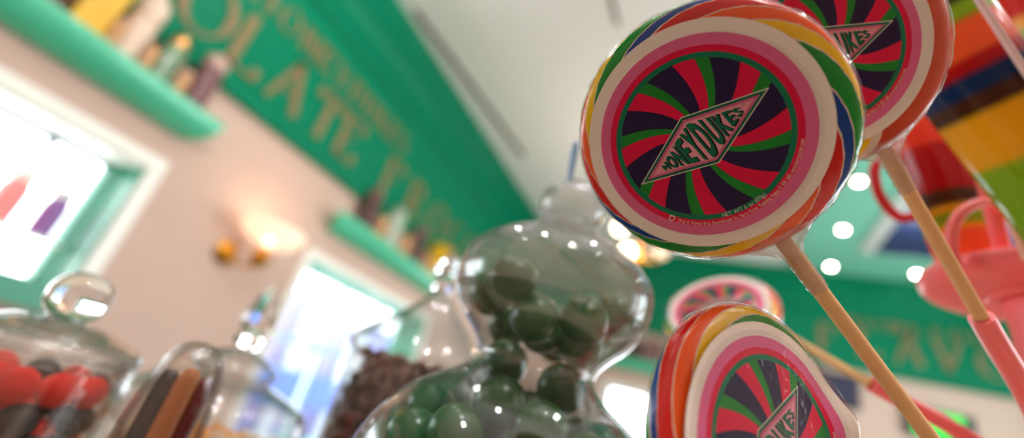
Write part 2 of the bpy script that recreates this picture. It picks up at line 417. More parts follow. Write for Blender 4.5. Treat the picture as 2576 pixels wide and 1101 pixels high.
wbox(bm, (W4[0] - c, D - .02, W4[2]), (W4[0], D + .2, W4[3] + c)); wbox(bm, (W4[1], D - .02, W4[2]), (W4[1] + c, D + .2, W4[3] + c)); wbox(bm, (W4[0], D - .02, W4[3]), (W4[1], D + .2, W4[3] + c)); wbox(bm, (W4[0] - c, D - .04, W4[2] - c), (W4[1] + c, D + .2, W4[2]))
finish('casing', bm, M_WHITE, root, smooth=False)
bm = bmesh.new()
for x in (-.60, -.25): wbox(bm, (x - .012, D + .1, W4[2]), (x + .012, D + .13, W4[3]))
wbox(bm, (W4[0], D + .1, .08), (W4[1], D + .13, .11)); finish('mullion', bm, M_PALEBAR, root, smooth=False)
bm = bmesh.new(); wbox(bm, (W4[0], D + .112, W4[2]), (W4[1], D + .117, W4[3])); finish('pane', bm, M_PANE, root, smooth=False)

# shelves (moulded ledges)
SHELF = [(0, .632), (.028, .634), (.052, .642), (.074, .654), (.092, .669), (.106, .687), (.115, .704), (.120, .721), (.122, .734), (.120, .742), (0, .742)]
def ledge(y0, y1, label):
    bm = bmesh.new()
    n = len(SHELF); rows = []
    for yy, e in ((y0, -1), (y1, 1)):
        rows.append([bm.verts.new(Wp(W + p, yy + e * p * 0.55, z)) for p, z in SHELF])
    for i in range(n): bm.faces.new((rows[0][i], rows[0][(i + 1) % n], rows[1][(i + 1) % n], rows[1][i]))
    bm.faces.new(rows[0]); bm.faces.new(rows[1][::-1])
    return tag(finish('display_ledge', bm, M_GREEN2, smooth=True, angle=30), label, 'shelf')
ledge(-.6, .878, 'emerald moulded ledge above the left window, carrying a cream canister')
ledge(1.745, 2.98, 'emerald moulded ledge farther along the left wall, above the window behind the jars')
bm = bmesh.new()
rows = []
for xx, e in ((-1.2, -1), (.35, 1)): rows.append([bm.verts.new(Wp(xx + e * p * .55, D - p, z + .065)) for p, z in SHELF])
for i in range(len(SHELF)): bm.faces.new((rows[0][i], rows[0][(i + 1) % len(SHELF)], rows[1][(i + 1) % len(SHELF)], rows[1][i]))
bm.faces.new(rows[0]); bm.faces.new(rows[1][::-1])
tag(finish('display_ledge', bm, M_GREEN2, smooth=True, angle=30), 'emerald moulded ledge on the back wall behind the tall glass jar', 'shelf')

# slot diffusers in the white ceiling
def slot(a, b, w, label):
    root = thing('ceiling_vent', label, 'vent', Wp((a[0] + b[0]) / 2, (a[1] + b[1]) / 2, ZC))
    def strip(name, half, z0, z1, mt):
        bm = bmesh.new(); d = (Wp(b[0], b[1], 0) - Wp(a[0], a[1], 0)); ln = d.length; d.normalize(); q = Vector((-d.y, d.x, 0))
        mid = (Wp(*a, 0) + Wp(*b, 0)) / 2; vs = []
        for z in (z0, z1):
            for s1, s2 in ((-1, -1), (1, -1), (1, 1), (-1, 1)):
                p = d * s1 * ln / 2 + q * s2 * half; vs.append(bm.verts.new((p.x, p.y, z)))
        for f in ((0, 3, 2, 1), (4, 5, 6, 7), (0, 1, 5, 4), (1, 2, 6, 5), (2, 3, 7, 6), (3, 0, 4, 7)): bm.faces.new([vs[i] for i in f])
        return finish(name, bm, mt, root, smooth=False)
    strip('frame', w, -.006, 0, mat('pale vent frame', (196, 192, 186), .5)); strip('slot', w * .72, -.009, -.004, M_GREY)
slot((-1.735, 1.43), (-1.575, 2.93), .042, 'long grey slot vent in the white ceiling beside the cornice')
slot((-.62, 1.2), (-.59, 1.68), .02, 'short faint grey slot vent at the top edge of the ceiling')

# downlights and lit panel in the teal ceiling
M_LAMP = mat('lamp lens', (255, 244, 226), .5, emit=(255, 240, 214), emit_s=60.0)
def downlight(x, y, label, power=6):
    root = thing('downlight', label, 'ceiling light', Wp(x, y, ZC - .026), group='round downlights in the teal ceiling')
    bm = bmesh.new(); lathe(bm, [(.031, .001), (.046, .001), (.044, -.006), (.035, -.008), (.031, -.003)], 32, close=True); finish('ring', bm, M_WHITE, root)
    bm = bmesh.new(); lathe(bm, [(0, -.003), (.030, -.003), (.030, .0005), (0, .0005)], 32); finish('lens', bm, M_LAMP, root)
downlight(.758, 3.09, 'glowing round downlight nearest the large lollipop, topmost of its row')
downlight(.821, 3.80, 'glowing round downlight, middle one of the row beside the stick')
downlight(.887, 4.55, 'glowing round downlight at the far end of the row, just above the frieze')
downlight(1.483, 4.52, 'glowing round downlight just left of the pink tray')
mt, nt, N, L = nodes_of('blue lit picture')
b = N['Principled BSDF']; tc = N.new('ShaderNodeTexCoord'); sx = N.new('ShaderNodeSeparateXYZ'); rp = N.new('ShaderNodeValToRGB'); nz = N.new('ShaderNodeTexNoise'); nz.inputs['Scale'].default_value = 3.0
ad = N.new('ShaderNodeMath'); ad.operation = 'MULTIPLY_ADD'; ad.inputs[1].default_value = .35
L.new(tc.outputs['Generated'], sx.inputs[0]); L.new(tc.outputs['Generated'], nz.inputs['Vector']); L.new(nz.outputs['Fac'], ad.inputs[0]); L.new(sx.outputs['Y'], ad.inputs[2]); L.new(ad.outputs[0], rp.inputs[0])
cr = rp.color_ramp; cr.elements[0].position = .0; cr.elements[0].color = (*lin((150, 190, 255)), 1); cr.elements[1].position = 1.0; cr.elements[1].color = (*lin((14, 26, 62)), 1)
e = cr.elements.new(.55); e.color = (*lin((140, 180, 250)), 1); e = cr.elements.new(.72); e.color = (*lin((150, 165, 190)), 1); e = cr.elements.new(.86); e.color = (*lin((30, 50, 100)), 1)
b.inputs['Base Color'].default_value = (.02, .02, .03, 1); L.new(rp.outputs[0], b.inputs['Emission Color']); b.inputs['Emission Strength'].default_value = 1.0
root = thing('light_box', 'blue backlit picture panel set in the teal ceiling behind the red tumbler', 'lit panel', Wp(1.5, 3.3, ZC - .026))
bm = bmesh.new(); box(bm, (-.50 * S, -.85 * S, -.02), (.45 * S, .86 * S, 0)); finish('frame', bm, mat('white panel frame', (220, 228, 228), .5), root, smooth=False)
bm = bmesh.new(); box(bm, (-.40 * S, -.83 * S, -.026), (.43 * S, .84 * S, -.0201)); finish('picture', bm, mt, root, smooth=False)

# ------------------------------------------------------------------ wall lamp on the left wall
M_SHADE = mat('frosted lamp shade', (255, 232, 214), .5, emit=(255, 222, 196), emit_s=0.28)
_n = M_SHADE.node_tree; _t = _n.nodes.new('ShaderNodeBsdfTransparent'); _m = _n.nodes.new('ShaderNodeMixShader'); _m.inputs[0].default_value = .42
_n.links.new(_n.nodes['Principled BSDF'].outputs[0], _m.inputs[1]); _n.links.new(_t.outputs[0], _m.inputs[2]); _n.links.new(_m.outputs[0], _n.nodes['Material Output'].inputs['Surface'])
M_BULB = mat('lit bulb', (255, 240, 220), .5, emit=(255, 232, 196), emit_s=6.0)
A = Wp(W, 1.285, .305)
root = thing('wall_sconce', 'brass wall lamp with a glowing frosted bowl shade between the two left windows', 'wall lamp', A)
bm = bmesh.new(); lathe(bm, [(0, .0), (.075, .0), (.075, .012), (.055, .03), (.03, .045), (0, .05)], 32)
for v in bm.verts: v.co = Vector((v.co.z, v.co.x, v.co.y))
finish('backplate', bm, M_BRASS, root)
E_ = Wp(-1.84, 1.335, .32) - A
bm = bmesh.new(); tube(bm, curve_pts([(.04, 0, 0), (.10, .01, -.05), (E_.x, E_.y, E_.z - .05), (E_.x, E_.y, E_.z + .02)]), .010); finish('arm', bm, M_BRASS, root)
bm = bmesh.new(); lathe(bm, [(0, -.06), (.02, -.055), (.05, -.03), (.062, 0), (.045, .03), (.03, .04), (.025, .075), (0, .08)], 28, origin=E_); finish('socket', bm, M_BRASS, root)
bm = bmesh.new(); pr = [(.035, .075), (.09, .085), (.145, .115), (.178, .155), (.19, .20), (.184, .215)]
lathe(bm, smooth_prof(pr, 4) + smooth_prof([(r - .005, z + .002) for r, z in pr[::-1]], 4), 48, origin=E_); finish('shade', bm, M_SHADE, root)
bm = bmesh.new(); sphere(bm, .034, 3, (E_.x, E_.y, E_.z + .115)); finish('bulb', bm, M_BULB, root)
light('POINT', 'sconce_glow', A + E_ + Vector((0, 0, .25)), .7, (1, .68, .42), .05)

# hanging brass lamp seen between the jar and the large lollipop
Cc = P(1600, 640, 4.2)
root = thing('hanging_lamp', 'brass hanging lamp with glowing globes, seen beside the tall jar lid', 'hanging lamp', Cc)
bm = bmesh.new(); tube(bm, [(0.03, 0, .02), (0.03, 0, ZC * S + CAM.z - Cc.z)], .009)
lathe(bm, [(0, ZC * S + CAM.z - Cc.z), (.07, ZC * S + CAM.z - Cc.z), (.06, ZC * S + CAM.z - Cc.z - .03), (0, ZC * S + CAM.z - Cc.z - .04)], 24, origin=(.03, 0, 0)); finish('stem', bm, M_BRASS, root)
bm = bmesh.new(); lathe(bm, [(0, -.10), (.03, -.08), (.05, -.03), (.03, .03), (.06, .08), (.02, .12), (0, .13)], 24, origin=(.03, 0, 0)); finish('body', bm, M_BRASS, root)
for k, (ax, ay, az) in enumerate(((-.06, -.10, -.02), (.22, .0, .05), (-.20, .05, .28), (.02, .2, .1))):
    bm = bmesh.new(); tube(bm, curve_pts([(.03, 0, 0), (ax * .6, ay * .6, -.05), (ax, ay, az - .07)], 6), .009); a_ = finish('arm', bm, M_BRASS, root)
    bm = bmesh.new(); sphere(bm, .062, 3, (ax, ay, az)); finish('globe', bm, M_BULB if k in (0, 2) else M_SHADE, a_)
light('POINT', 'hanging_lamp_glow', Cc + Vector((0, -.3, 0)), 8, (1, .7, .45), .06)

# ------------------------------------------------------------------ far things on the ledges
def canister(y, x, zb, r, h, body, cap, label, group, lid_r=1.0, lid_h=.16, shape='jar'):
    root = thing('sweet_jar' if shape == 'jar' else 'sweet_box', label, 'jar' if shape == 'jar' else 'box', Wp(x, y, zb), group=group)
    r *= S; h *= S
    bm = bmesh.new()
    if shape == 'jar':
        lathe(bm, smooth_prof([(0, 0), (r * .92, 0), (r, h * .05), (r, h * (1 - lid_h) * .86), (r * .82, h * (1 - lid_h) * .97), (r * .80, h * (1 - lid_h)), (0, h * (1 - lid_h))], 3), 28)
    else:
        box(bm, (-r, -r * 1.15, 0), (r, r * 1.15, h * (1 - lid_h)))
    finish('body', bm, body, root)
    bm = bmesh.new()
    if shape == 'jar':
        lathe(bm, [(0, h * (1 - lid_h) + .0005), (r * .86 * lid_r, h * (1 - lid_h) + .0005), (r * .86 * lid_r, h * (1 - lid_h * .45)), (r * .5, h * (1 - lid_h * .2)), (r * .2, h * (1 - lid_h * .15)), (r * .2, h * .98), (0, h)], 28)
    else:
        box(bm, (-r * 1.04, -r * 1.2, h * (1 - lid_h) + .0005), (r * 1.04, r * 1.2, h))
    finish('lid', bm, cap, root)
    return root
C = lambda n, rgb, **k: mat(n, rgb, k.pop('rough', .4), noise_amt=k.pop('na', .25), noise_scale=k.pop('ns', 40), **k)
m_yel = C('yellow foil', (226, 176, 10), rough=.3); m_cream = C('cream ceramic', (232, 206, 184), na=.04); m_brown = C('brown sweets', (104, 72, 60), ns=60)
m_choc = C('dark chocolate sweets', (72, 40, 34), ns=50); m_mauve = C('mauve brown sweets', (120, 80, 84), ns=50); m_glassy = C('green tinted glass', (120, 150, 118), rough=.1)
m_tan = C('tan fudge', (204, 156, 108), ns=30); m_rose = C('rose ceramic', (206, 170, 158), na=.06); m_gold = mat('gold cap', (226, 170, 110), .2, metal=1.0); m_milk = C('milky glass', (176, 190, 170), na=.1, rough=.2)
g1, g2 = 'sweets displayed on the ledge above the left window', 'sweets displayed on the farther left ledge'
ZL = .7440
canister(.34, -1.93, ZL, .035, .20, m_brown, m_tan, 'brown jar with a tan cap at the top edge, left of the yellow tin', g1)
canister(.44, -1.945, ZL, .040, .23, m_yel, m_yel, 'yellow foil tin at the top edge on the near ledge', g1, shape='box', lid_h=.2)
canister(.56, -1.95, ZL, .045, .31, m_cream, m_cream, 'tall cream canister on the near green ledge', g1, lid_r=1.16, lid_h=.42)
canister(.505, -1.897, ZL, .018, .105, m_tan, m_rose, 'small tan jar with a rose lid in front of the cream canister', g1)
canister(.615, -1.897, ZL, .018, .09, m_tan, m_gold, 'small tan pot with a gold lid below the cream canister', g1)
canister(.685, -1.953, ZL, .040, .24, m_glassy, m_gold, 'green tinted glass jar with a shiny gold cap on the near ledge', g1, lid_h=.3)
canister(.742, -1.90, ZL, .021, .10, m_tan, m_cream, 'small tan pot with a cream lid beside the mauve jar', g1)
canister(.822, -1.945, ZL, .045, .27, m_mauve, m_rose, 'mauve brown jar with a rose lid at the end of the near ledge', g1, lid_r=1.1, lid_h=.3)
canister(1.92, -1.94, ZL, .058, .27, m_choc, m_brown, 'dark chocolate jar with a shiny lid, first on the farther ledge', g2, lid_h=.3)
canister(2.03, -1.905, ZL, .035, .13, m_tan, m_gold, 'small tan pot with a gold lid on the farther ledge, near its end', g2)
canister(2.17, -1.94, ZL, .055, .28, m_milk, m_glassy, 'milky glass jar on the farther ledge, behind the tan pot', g2)
canister(2.30, -1.905, ZL, .038, .15, m_tan, m_brown, 'tan pot with a brown lid halfway along the farther ledge', g2)
canister(2.45, -1.94, ZL, .06, .27, m_choc, m_mauve, 'dark chocolate jar with a mauve lid halfway along the farther ledge', g2, lid_h=.3)
canister(2.60, -1.905, ZL, .038, .13, m_tan, m_yel, 'tan pot with a yellow lid beside the yellow box', g2)
canister(2.72, -1.935, ZL, .05, .24, m_yel, m_yel, 'yellow box at the far end of the farther ledge beside the cone lid', g2, shape='box', lid_h=.2)
canister(2.88, -1.935, ZL, .05, .28, m_brown, m_tan, 'brown jar with a tan lid, last on the farther ledge', g2)
g3 = 'boxes and jars on the back wall ledge'
for x, r_, h_, a, b_, s_, lab in ((-.95, .06, .26, m_brown, m_tan, 'jar', 'brown jar with a tan lid on the back ledge, left end'), (-.74, .07, .22, m_choc, m_rose, 'box', 'dark brown box with a rose lid on the back ledge'),
                                 (-.56, .06, .20, m_mauve, m_brown, 'box', 'mauve box with a brown lid on the back ledge beside the small lollipop'), (-.36, .06, .25, m_tan, m_choc, 'jar', 'tan jar with a dark lid on the back ledge'), (-.15, .07, .22, m_rose, m_brown, 'box', 'rose box with a brown lid on the back ledge')):
    o = canister(0, 0, 0, r_, h_, a, b_, lab, g3, shape=s_); o.location = Wp(x, D - .065 - r_ * .12, ZL + .065)
# framed panel and green screen on the back wall
root = thing('framed_picture', 'dark navy framed picture on the back wall below the frieze, behind the front lollipop', 'picture', Wp(.98, D, .92))
bm = bmesh.new(); box(bm, (-.24, -.03, -.20), (.24, 0, .20)); finish('frame', bm, mat('black frame', (34, 30, 34), .4), root, smooth=False)
bm = bmesh.new(); box(bm, (-.21, -.034, -.17), (.21, -.0301, .17)); finish('picture', bm, C('navy print', (30, 34, 66), ns=8), root, smooth=False)
root = thing('wall_screen', 'black edged screen glowing green on the back wall under the pink tube', 'screen', Wp(1.66, D, .80))
bm = bmesh.new(); box(bm, (-.30, -.06, -.17), (.30, 0, .15)); finish('housing', bm, mat('black plastic', (24, 26, 26), .4), root, smooth=False)
bm = bmesh.new(); box(bm, (-.235, -.064, -.13), (.20, -.0601, .12)); finish('display', bm, mat('green display', (10, 120, 40), .4, emit=(22, 214, 58), emit_s=1.0), root, smooth=False)

# bottles in the near window and buildings outside
def bottle(y, body, cap, r, h, label):
    root = thing('bottle', label, 'bottle', Wp(-2.13, y, .118), group='bottles on the near window shelf')
    bm = bmesh.new(); lathe(bm, smooth_prof([(0, 0), (r, 0), (r, h * .08), (r, h * .6), (r * .85, h * .72), (r * .7, h * .8), (0, h * .8)], 3), 24); finish('body', bm, body, root)
    bm = bmesh.new(); lathe(bm, [(0, h * .8 + .0005), (r * .85, h * .8 + .0005), (r * .88, h * .95), (r * .6, h), (0, h)], 24); finish('cap', bm, cap, root)
bm = bmesh.new(); wbox(bm, (-2.17, W1[0] + .03, .108), (-2.09, W1[1] - .042, .118)); tag(finish('window_shelf', bm, M_WHITE, smooth=False), 'narrow white shelf across the near window', 'shelf')
bottle(.615, C('coral glass', (255, 150, 150), na=.05), M_WHITE, .055, .26, 'coral red bottle with a white cap in the near window')
bottle(.735, C('violet glass', (150, 104, 170), na=.05), M_WHITE, .05, .25, 'violet bottle with a white cap in the near window, beside the jamb')
M_FAC = mat('lavender facade', (126, 130, 180), .8, noise_amt=.05)
root = thing('building', 'pale lavender building with white piers outside the farther left window', 'building', Wp(-4.2, 4.4, ZF))
bm = bmesh.new(); box(bm, (-1, -2.0, 0), (0, 3.2, 2.05)); finish('wall', bm, M_FAC, root, smooth=False)
for k in range(5):
    bm = bmesh.new(); box(bm, (0, -1.9 + k * 1.15, 0), (.1, -1.65 + k * 1.15, 2.2)); finish('pier', bm, mat('pale pier', (190, 206, 214), .7), root, smooth=False)
bm = bmesh.new(); box(bm, (.1, -2.0, .55), (.7, 3.2, .98)); finish('awning', bm, mat('blue awning', (56, 92, 168), .7), root, smooth=False)
bm = bmesh.new(); box(bm, (XR * S + .25, -6, -.25), (14, 16, -.02)); box(bm, (-9, -6, -.25), (W * S - TH * S - .02, 16, -.02)); structure(finish('ground_outside', bm, mat('pale paving', (240, 238, 232), .8), smooth=False))

# ------------------------------------------------------------------ the counter
ZK = -0.21                                    # counter top, metres below the lens
bm = bmesh.new(); box(bm, (-1.0, .07, CAM.z + ZK - .05), (.62, .95, CAM.z + ZK)); finish_c = finish('worktop', bm, M_COUNTER, smooth=False)
tag(finish_c, 'cream stone counter top under the glass jars', 'counter')
bm = bmesh.new(); box(bm, (-.96, .11, 0), (.58, .91, CAM.z + ZK - .05)); tag(finish('counter_base', bm, M_GREEN, smooth=False), 'green counter cabinet under the stone top', 'counter')
TOP = CAM.z + ZK

# ------------------------------------------------------------------ glass jars
def shell(prof, t, segs=64):
    """closed wall of thickness t from an outer (r, z) profile that starts at the base centre and ends at the lip"""
    inner = []
    for i, (r, z) in enumerate(prof):
        a = prof[max(i - 1, 0)]; b = prof[min(i + 1, len(prof) - 1)]
        dr, dz = b[0] - a[0], b[1] - a[1]; ln = math.hypot(dr, dz) or 1
        inner.append((max(0.0, r - dz / ln * t), z + dr / ln * t))
    inner[0] = (0, prof[0][1] + t)
    return list(prof) + inner[::-1]
def jar_root(name, p0, label):
    return thing(name, label, 'jar', (p0[0], p0[1], TOP)), (CAM.z + p0[2]) - TOP
def pack(n, r, fr, z0, z1, seed, it=260, grav=0.0006):
    """spheres of radius r settled inside a round vessel of inner radius fr(z)"""
    rg = np.random.default_rng(seed)
    z = rg.uniform(z0 + r, z1 - r, n); th = rg.uniform(0, 2 * PI, n)
    rad = np.array([max(fr(q) - r, 0.0) for q in z]) * np.sqrt(rg.uniform(0, 1, n))
    p = np.stack([rad * np.cos(th), rad * np.sin(th), z], 1)
    for k in range(it):
        if k < it * .7: p[:, 2] -= grav
        d = p[:, None] - p[None]; dist = np.linalg.norm(d, axis=2) + np.eye(n)
        ov = np.clip(2.0 * r - dist, 0, None) * (1 - np.eye(n))
        p += (d / dist[:, :, None] * (ov * .42)[:, :, None]).sum(1)
        p[:, 2] = np.clip(p[:, 2], z0 + r, z1 - r)
        for i in range(n):
            lim = min(fr(p[i, 2] - r * .6), fr(p[i, 2]), fr(p[i, 2] + r * .6)) - r * 1.03
            q = math.hypot(p[i, 0], p[i, 1])
            if q > max(lim, 0): p[i, :2] *= max(lim, 0) / max(q, 1e-9)
    d = p[:, None] - p[None]; dist = np.linalg.norm(d, axis=2) + np.eye(n) * 9
    keep = []
    for i in np.argsort(p[:, 2]):
        if all(np.linalg.norm(p[i] - p[j]) > 1.72 * r for j in keep): keep.append(i)
    return p[keep]
def interp(tab):
    zs = [t[1] for t in tab]; rs = [t[0] for t in tab]
    return lambda q: float(np.interp(q, zs, rs))
def scatter(proto, pts, origin, label, cat, group, rot=True, seed=1):
    rg = random.Random(seed)
    for i, q in enumerate(pts):
        o = proto if i == 0 else proto.copy()
        if i: COL.objects.link(o)
        o.location = (origin[0] + q[0], origin[1] + q[1], origin[2] + q[2])
        if rot: o.rotation_euler = (rg.uniform(0, 6.28), rg.uniform(0, 6.28), rg.uniform(0, 6.28))
        tag(o, label, cat, group)

# tall hourglass jar of green balls
J5 = (-.1096, .305, .0997); root, H = jar_root('apothecary_jar', J5, 'tall hourglass glass jar of green candy balls under a domed lid')
body5 = [(0, -.3097), (.070, -.3097), (.074, -.304), (.070, -.29), (.074, -.26), (.088, -.22), (.097, -.18), (.1, -.150), (.099, -.137), (.0955, -.126), (.0885, -.113), (.078, -.100), (.0635, -.0885), (.053, -.082), (.0455, -.076), (.0415, -.071), (.0408, -.066), (.0432, -.060), (.050, -.052), (.0575, -.045), (.0640, -.036), (.0680, -.0285)]
b5s = smooth_prof(body5, 3)
bm = bmesh.new(); lathe(bm, [(r, z + H) for r, z in shell(b5s, .0022)], 96); finish('body', bm, M_GLASS5, root)
lid5 = [(.0682, -.0275), (.0700, -.020), (.0705, -.012), (.0698, -.005), (.068, .001), (.062, .009), (.055, .015), (.047, .0205), (.037, .026), (.030, .0305), (.0255, .035), (.0205, .041), (.0195, .044)]
lid = None
bm = bmesh.new(); l5 = smooth_prof(lid5, 3); lathe(bm, [(r, z + H) for r, z in l5 + [(r - .0022, z - .0006) for r, z in l5[::-1]]], 96, close=True); lid = finish('lid', bm, M_GLASSL, root)
bm = bmesh.new(); k5 = smooth_prof([(.0195, .0442), (.0235, .048), (.0257, .055), (.0247, .063), (.0200, .070), (.0130, .0755), (.006, .078), (0, .0785)], 3)
lathe(bm, [(r, z + H) for r, z in k5 + [(max(0, r - .002), z - .002) for r, z in k5[::-1]]], 64); kn = finish('knob', bm, M_GLASSL, lid)
rp0 = P(1432, 457, .36) - root.location; rp1 = P(1449, 362, .365) - root.location
bm = bmesh.new(); tube(bm, [rp0 - (rp1 - rp0) * .05, rp0, rp0.lerp(rp1, .4), rp0.lerp(rp1, .75), rp1, rp1 + (rp1 - rp0) * .06], [.0016, .0022, .0024, .0030, .0026, .0008], 12); finish('finial', bm, mat('blue tinted glass rod', (150, 180, 235), .02, trans=.8), lid)
f5 = interp([(r - .003, z) for r, z in body5[3:]] + [(.065, -.02), (.066, -.012), (.064, 0)])
pts = pack(150, .0160, f5, -.225, -.006, 3, it=320, grav=.0002)
bm = bmesh.new(); sphere(bm, .0160, 4); ball = finish('candy_ball', bm, mat('green candy shell', (40, 94, 42), .26, noise_amt=.18, noise_scale=90, coat=.3, bump=.06, bump_scale=160))
scatter(ball, pts, (J5[0], J5[1], J5[2] + CAM.z), 'dark green round candy ball inside the tall hourglass jar', 'candy', 'green candy balls in the tall hourglass jar', seed=5)

# low jar of berries, far left
J1 = (-.4651, .2083, -.0103); root, H = jar_root('candy_jar', J1, 'wide glass jar of red and black berry sweets with a round knob lid')
b1 = [(0, -.1997), (.054, -.1997), (.057, -.196), (.0575, -.185), (.0575, -.06), (.0572, -.046), (.0590, -.0425), (.0605, -.0395), (.0590, -.0365)]
bm = bmesh.new(); lathe(bm, [(r, z + H) for r, z in shell(smooth_prof(b1, 2), .003)], 80); finish('body', bm, M_GLASS, root)
l1 = [(.0600, -.0355), (.0615, -.0335), (.0605, -.0305), (.0575, -.0275), (.050, -.0245), (.0395, -.0215), (.0320, -.0185), (.0255, -.0165), (.0150, -.0160)]
bm = bmesh.new(); l1s = smooth_prof(l1, 3); lathe(bm, [(r, z + H) for r, z in l1s + [(r - .001, z - .0032) for r, z in l1s[::-1]]], 80, close=True)
lathe(bm, [(r, z + H) for r, z in ((.0535, -.0345), (.0545, -.041), (.0535, -.046), (.0515, -.046), (.0505, -.041), (.0510, -.0345))], 80, close=True)
lid = finish('lid', bm, M_GLASS, root)
bm = bmesh.new(); lathe(bm, [(r, z + H) for r, z in smooth_prof([(0, -.0158), (.013, -.0157), (.0125, -.0135), (.0165, -.0115), (.0203, -.005), (.0213, .002), (.0200, .010), (.0150, .0180), (.008, .0222), (0, .0232)], 3)], 48); finish('knob', bm, M_KNOB, lid)
pts = pack(74, .0132, lambda q: .0540, -.160, -.047, 11, it=320, grav=.0001)
def berry_mesh(name, mt):
    bm = bmesh.new(); vs = sphere(bm, .0132, 4)
    for v in vs:
        c = v.co.copy(); t = c.z / .0132
        k = 1.0 - .16 * max(0, t) - .04 * max(0, -t)
        d = c.normalized(); w = noise.voronoi(d * 5.2)[0][0]
        v.co = Vector((c.x * k, c.y * k, c.z * .98)) - d * .0011 * min(1, w * 2.2)
    return finish(name, bm, mt)
rb = berry_mesh('red_berry_sweet', mat('red sugared candy', (246, 40, 20), .7, noise_amt=.2, noise_scale=300, bump=.3, bump_scale=900))
kb = berry_mesh('black_berry_sweet', mat('black sugared candy', (40, 30, 30), .55, noise_amt=.3, noise_scale=300, bump=.3, bump_scale=900))
rg = random.Random(5); isred = [rg.random() < .56 for _ in pts]
o1 = (J1[0], J1[1], J1[2] + CAM.z)
scatter(rb, [p for p, q in zip(pts, isred) if q], o1, 'red sugared berry sweet inside the wide jar with the round knob', 'candy', 'red berry sweets in the wide jar', seed=2)
scatter(kb, [p for p, q in zip(pts, isred) if not q], o1, 'black sugared berry sweet inside the wide jar with the round knob', 'candy', 'black berry sweets in the wide jar', seed=3)

# bullet shaped glass tube with added sticks in place of its dark and amber reflections
p2 = P(497, 905, .31) - CAM; J2 = (p2.x, p2.y, p2.z); root, H = jar_root('glass_tube_jar', J2, 'round topped glass tube holding dark, amber and wine red reflection sticks')
b2 = [(0, ZK - J2[2]), (.0225, ZK - J2[2]), (.0245, ZK - J2[2] + .004), (.0245, -.06), (.0240, -.040), (.0222, -.020), (.0202, -.009), (.0175, 0), (.0140, .006), (.0085, .0105), (0, .0122)]
b2s = smooth_prof(b2, 4)
bm = bmesh.new(); lathe(bm, [(r, z + H) for r, z in b2s], 64); lathe(bm, [(max(0, r - .0022), z + H + (.002 if i < 3 else -.002)) for i, (r, z) in enumerate(b2s)], 64); finish('body', bm, thin_glass('thick tube glass', (.42, .36, .34), (.97, .96, .95), f0=.06, power=2.0), root)
viewdir = ray(497, 905).normalized(); rt = viewdir.cross(Vector((0, 0, 1))).normalized(); fw = Vector((rt.y, -rt.x, 0))
for dx, dy, rr, mt, nm, zt in ((-.0105, .002, .0062, mat('blackish reflection', (40, 32, 30), .25), 'dark blackish reflection stick at the left inside the glass tube', -.006), (.0005, -.004, .0068, mat('amber reflection', (176, 100, 40), .2), 'amber reflection stick in the middle of the glass tube', -.002), (.0112, .001, .0056, mat('wine red reflection', (110, 24, 30), .22), 'wine red reflection stick at the right inside the glass tube', -.006), (.0015, .0120, .0055, mat('cream reflection', (214, 190, 160), .3), 'cream reflection stick at the back of the glass tube', -.008)):
    c = rt * dx - fw * dy
    bm = bmesh.new(); hh = H + zt - .003
    lathe(bm, [(0, .003), (rr * .9, .003), (rr, .005), (rr, hh - rr), (rr * .8, hh - rr * .4), (rr * .4, hh - rr * .08), (0, hh)], 24)
    o = finish('reflection_stick', bm, mt); o.location = root.location + Vector((c.x, c.y, 0)); tag(o, nm, 'candy', 'reflection sticks in the glass tube')

# squat jar with a faceted spire
J3 = (-.4542, .3637, .0213); root, H = jar_root('spire_jar', J3, 'squat glass jar with a faceted spire on its lid, part filled with orange sweets')
zb = ZK - J3[2]
b3 = [(0, zb), (.060, zb), (.064, zb + .006), (.070, zb + .03), (.084, zb + .075), (.0895, -.115), (.0895, -.100), (.0860, -.086), (.077, -.0785), (.062, -.0720), (.046, -.0665), (.0385, -.0635), (.0378, -.0612), (.0400, -.0585)]
bm = bmesh.new(); lathe(bm, [(r, z + H) for r, z in shell(smooth_prof(b3, 3), .0025)], 80); finish('body', bm, M_GLASS, root)
l3 = [(.0405, -.0575), (.0428, -.0545), (.0415, -.0505), (.034, -.0445), (.0245, -.0390), (.016, -.0355), (.009, -.0345)]
bm = bmesh.new(); l3s = smooth_prof(l3, 3); lathe(bm, [(r, z + H) for r, z in l3s + [(max(.0005, r - .0012), z - .0024) for r, z in l3s[::-1]]], 64, close=True); lid = finish('lid', bm, M_GLASS, root)
bm = bmesh.new(); lathe(bm, [(r, z + H) for r, z in ((0, -.0340), (.0100, -.0338), (.0165, -.026), (.0120, -.0175), (.0175, -.007), (.0165, .003), (.0105, .025), (.0035, .0380), (0, .0392))], 9); finish('spire', bm, M_KNOB, lid, smooth=False)
f3 = interp([(r - .003, z) for r, z in b3[3:]])
pts = pack(110, .0115, f3, zb + .052, -.083, 21, it=160)
bm = bmesh.new(); sphere(bm, .0115, 3, scale=(1, .82, .7)); osw = finish('orange_sweet', bm, mat('orange jelly', (244, 156, 48), .35, noise_amt=.2, noise_scale=90))
bm = bmesh.new(); sphere(bm, .0115, 3, scale=(1, .82, .7)); csw = finish('cream_sweet', bm, mat('cream jelly', (232, 204, 168), .4, noise_amt=.1, noise_scale=90))
rg = random.Random(8); sel = [rg.random() < .42 for _ in pts]; o3 = (J3[0], J3[1], J3[2] + CAM.z)
scatter(osw, [p for p, q in zip(pts, sel) if q], o3, 'orange jelly sweet inside the jar with the faceted spire', 'candy', 'orange sweets in the spire jar', seed=4)
scatter(csw, [p for p, q in zip(pts, sel) if not q], o3, 'cream jelly sweet inside the jar with the faceted spire', 'candy', 'cream sweets in the spire jar', seed=6)

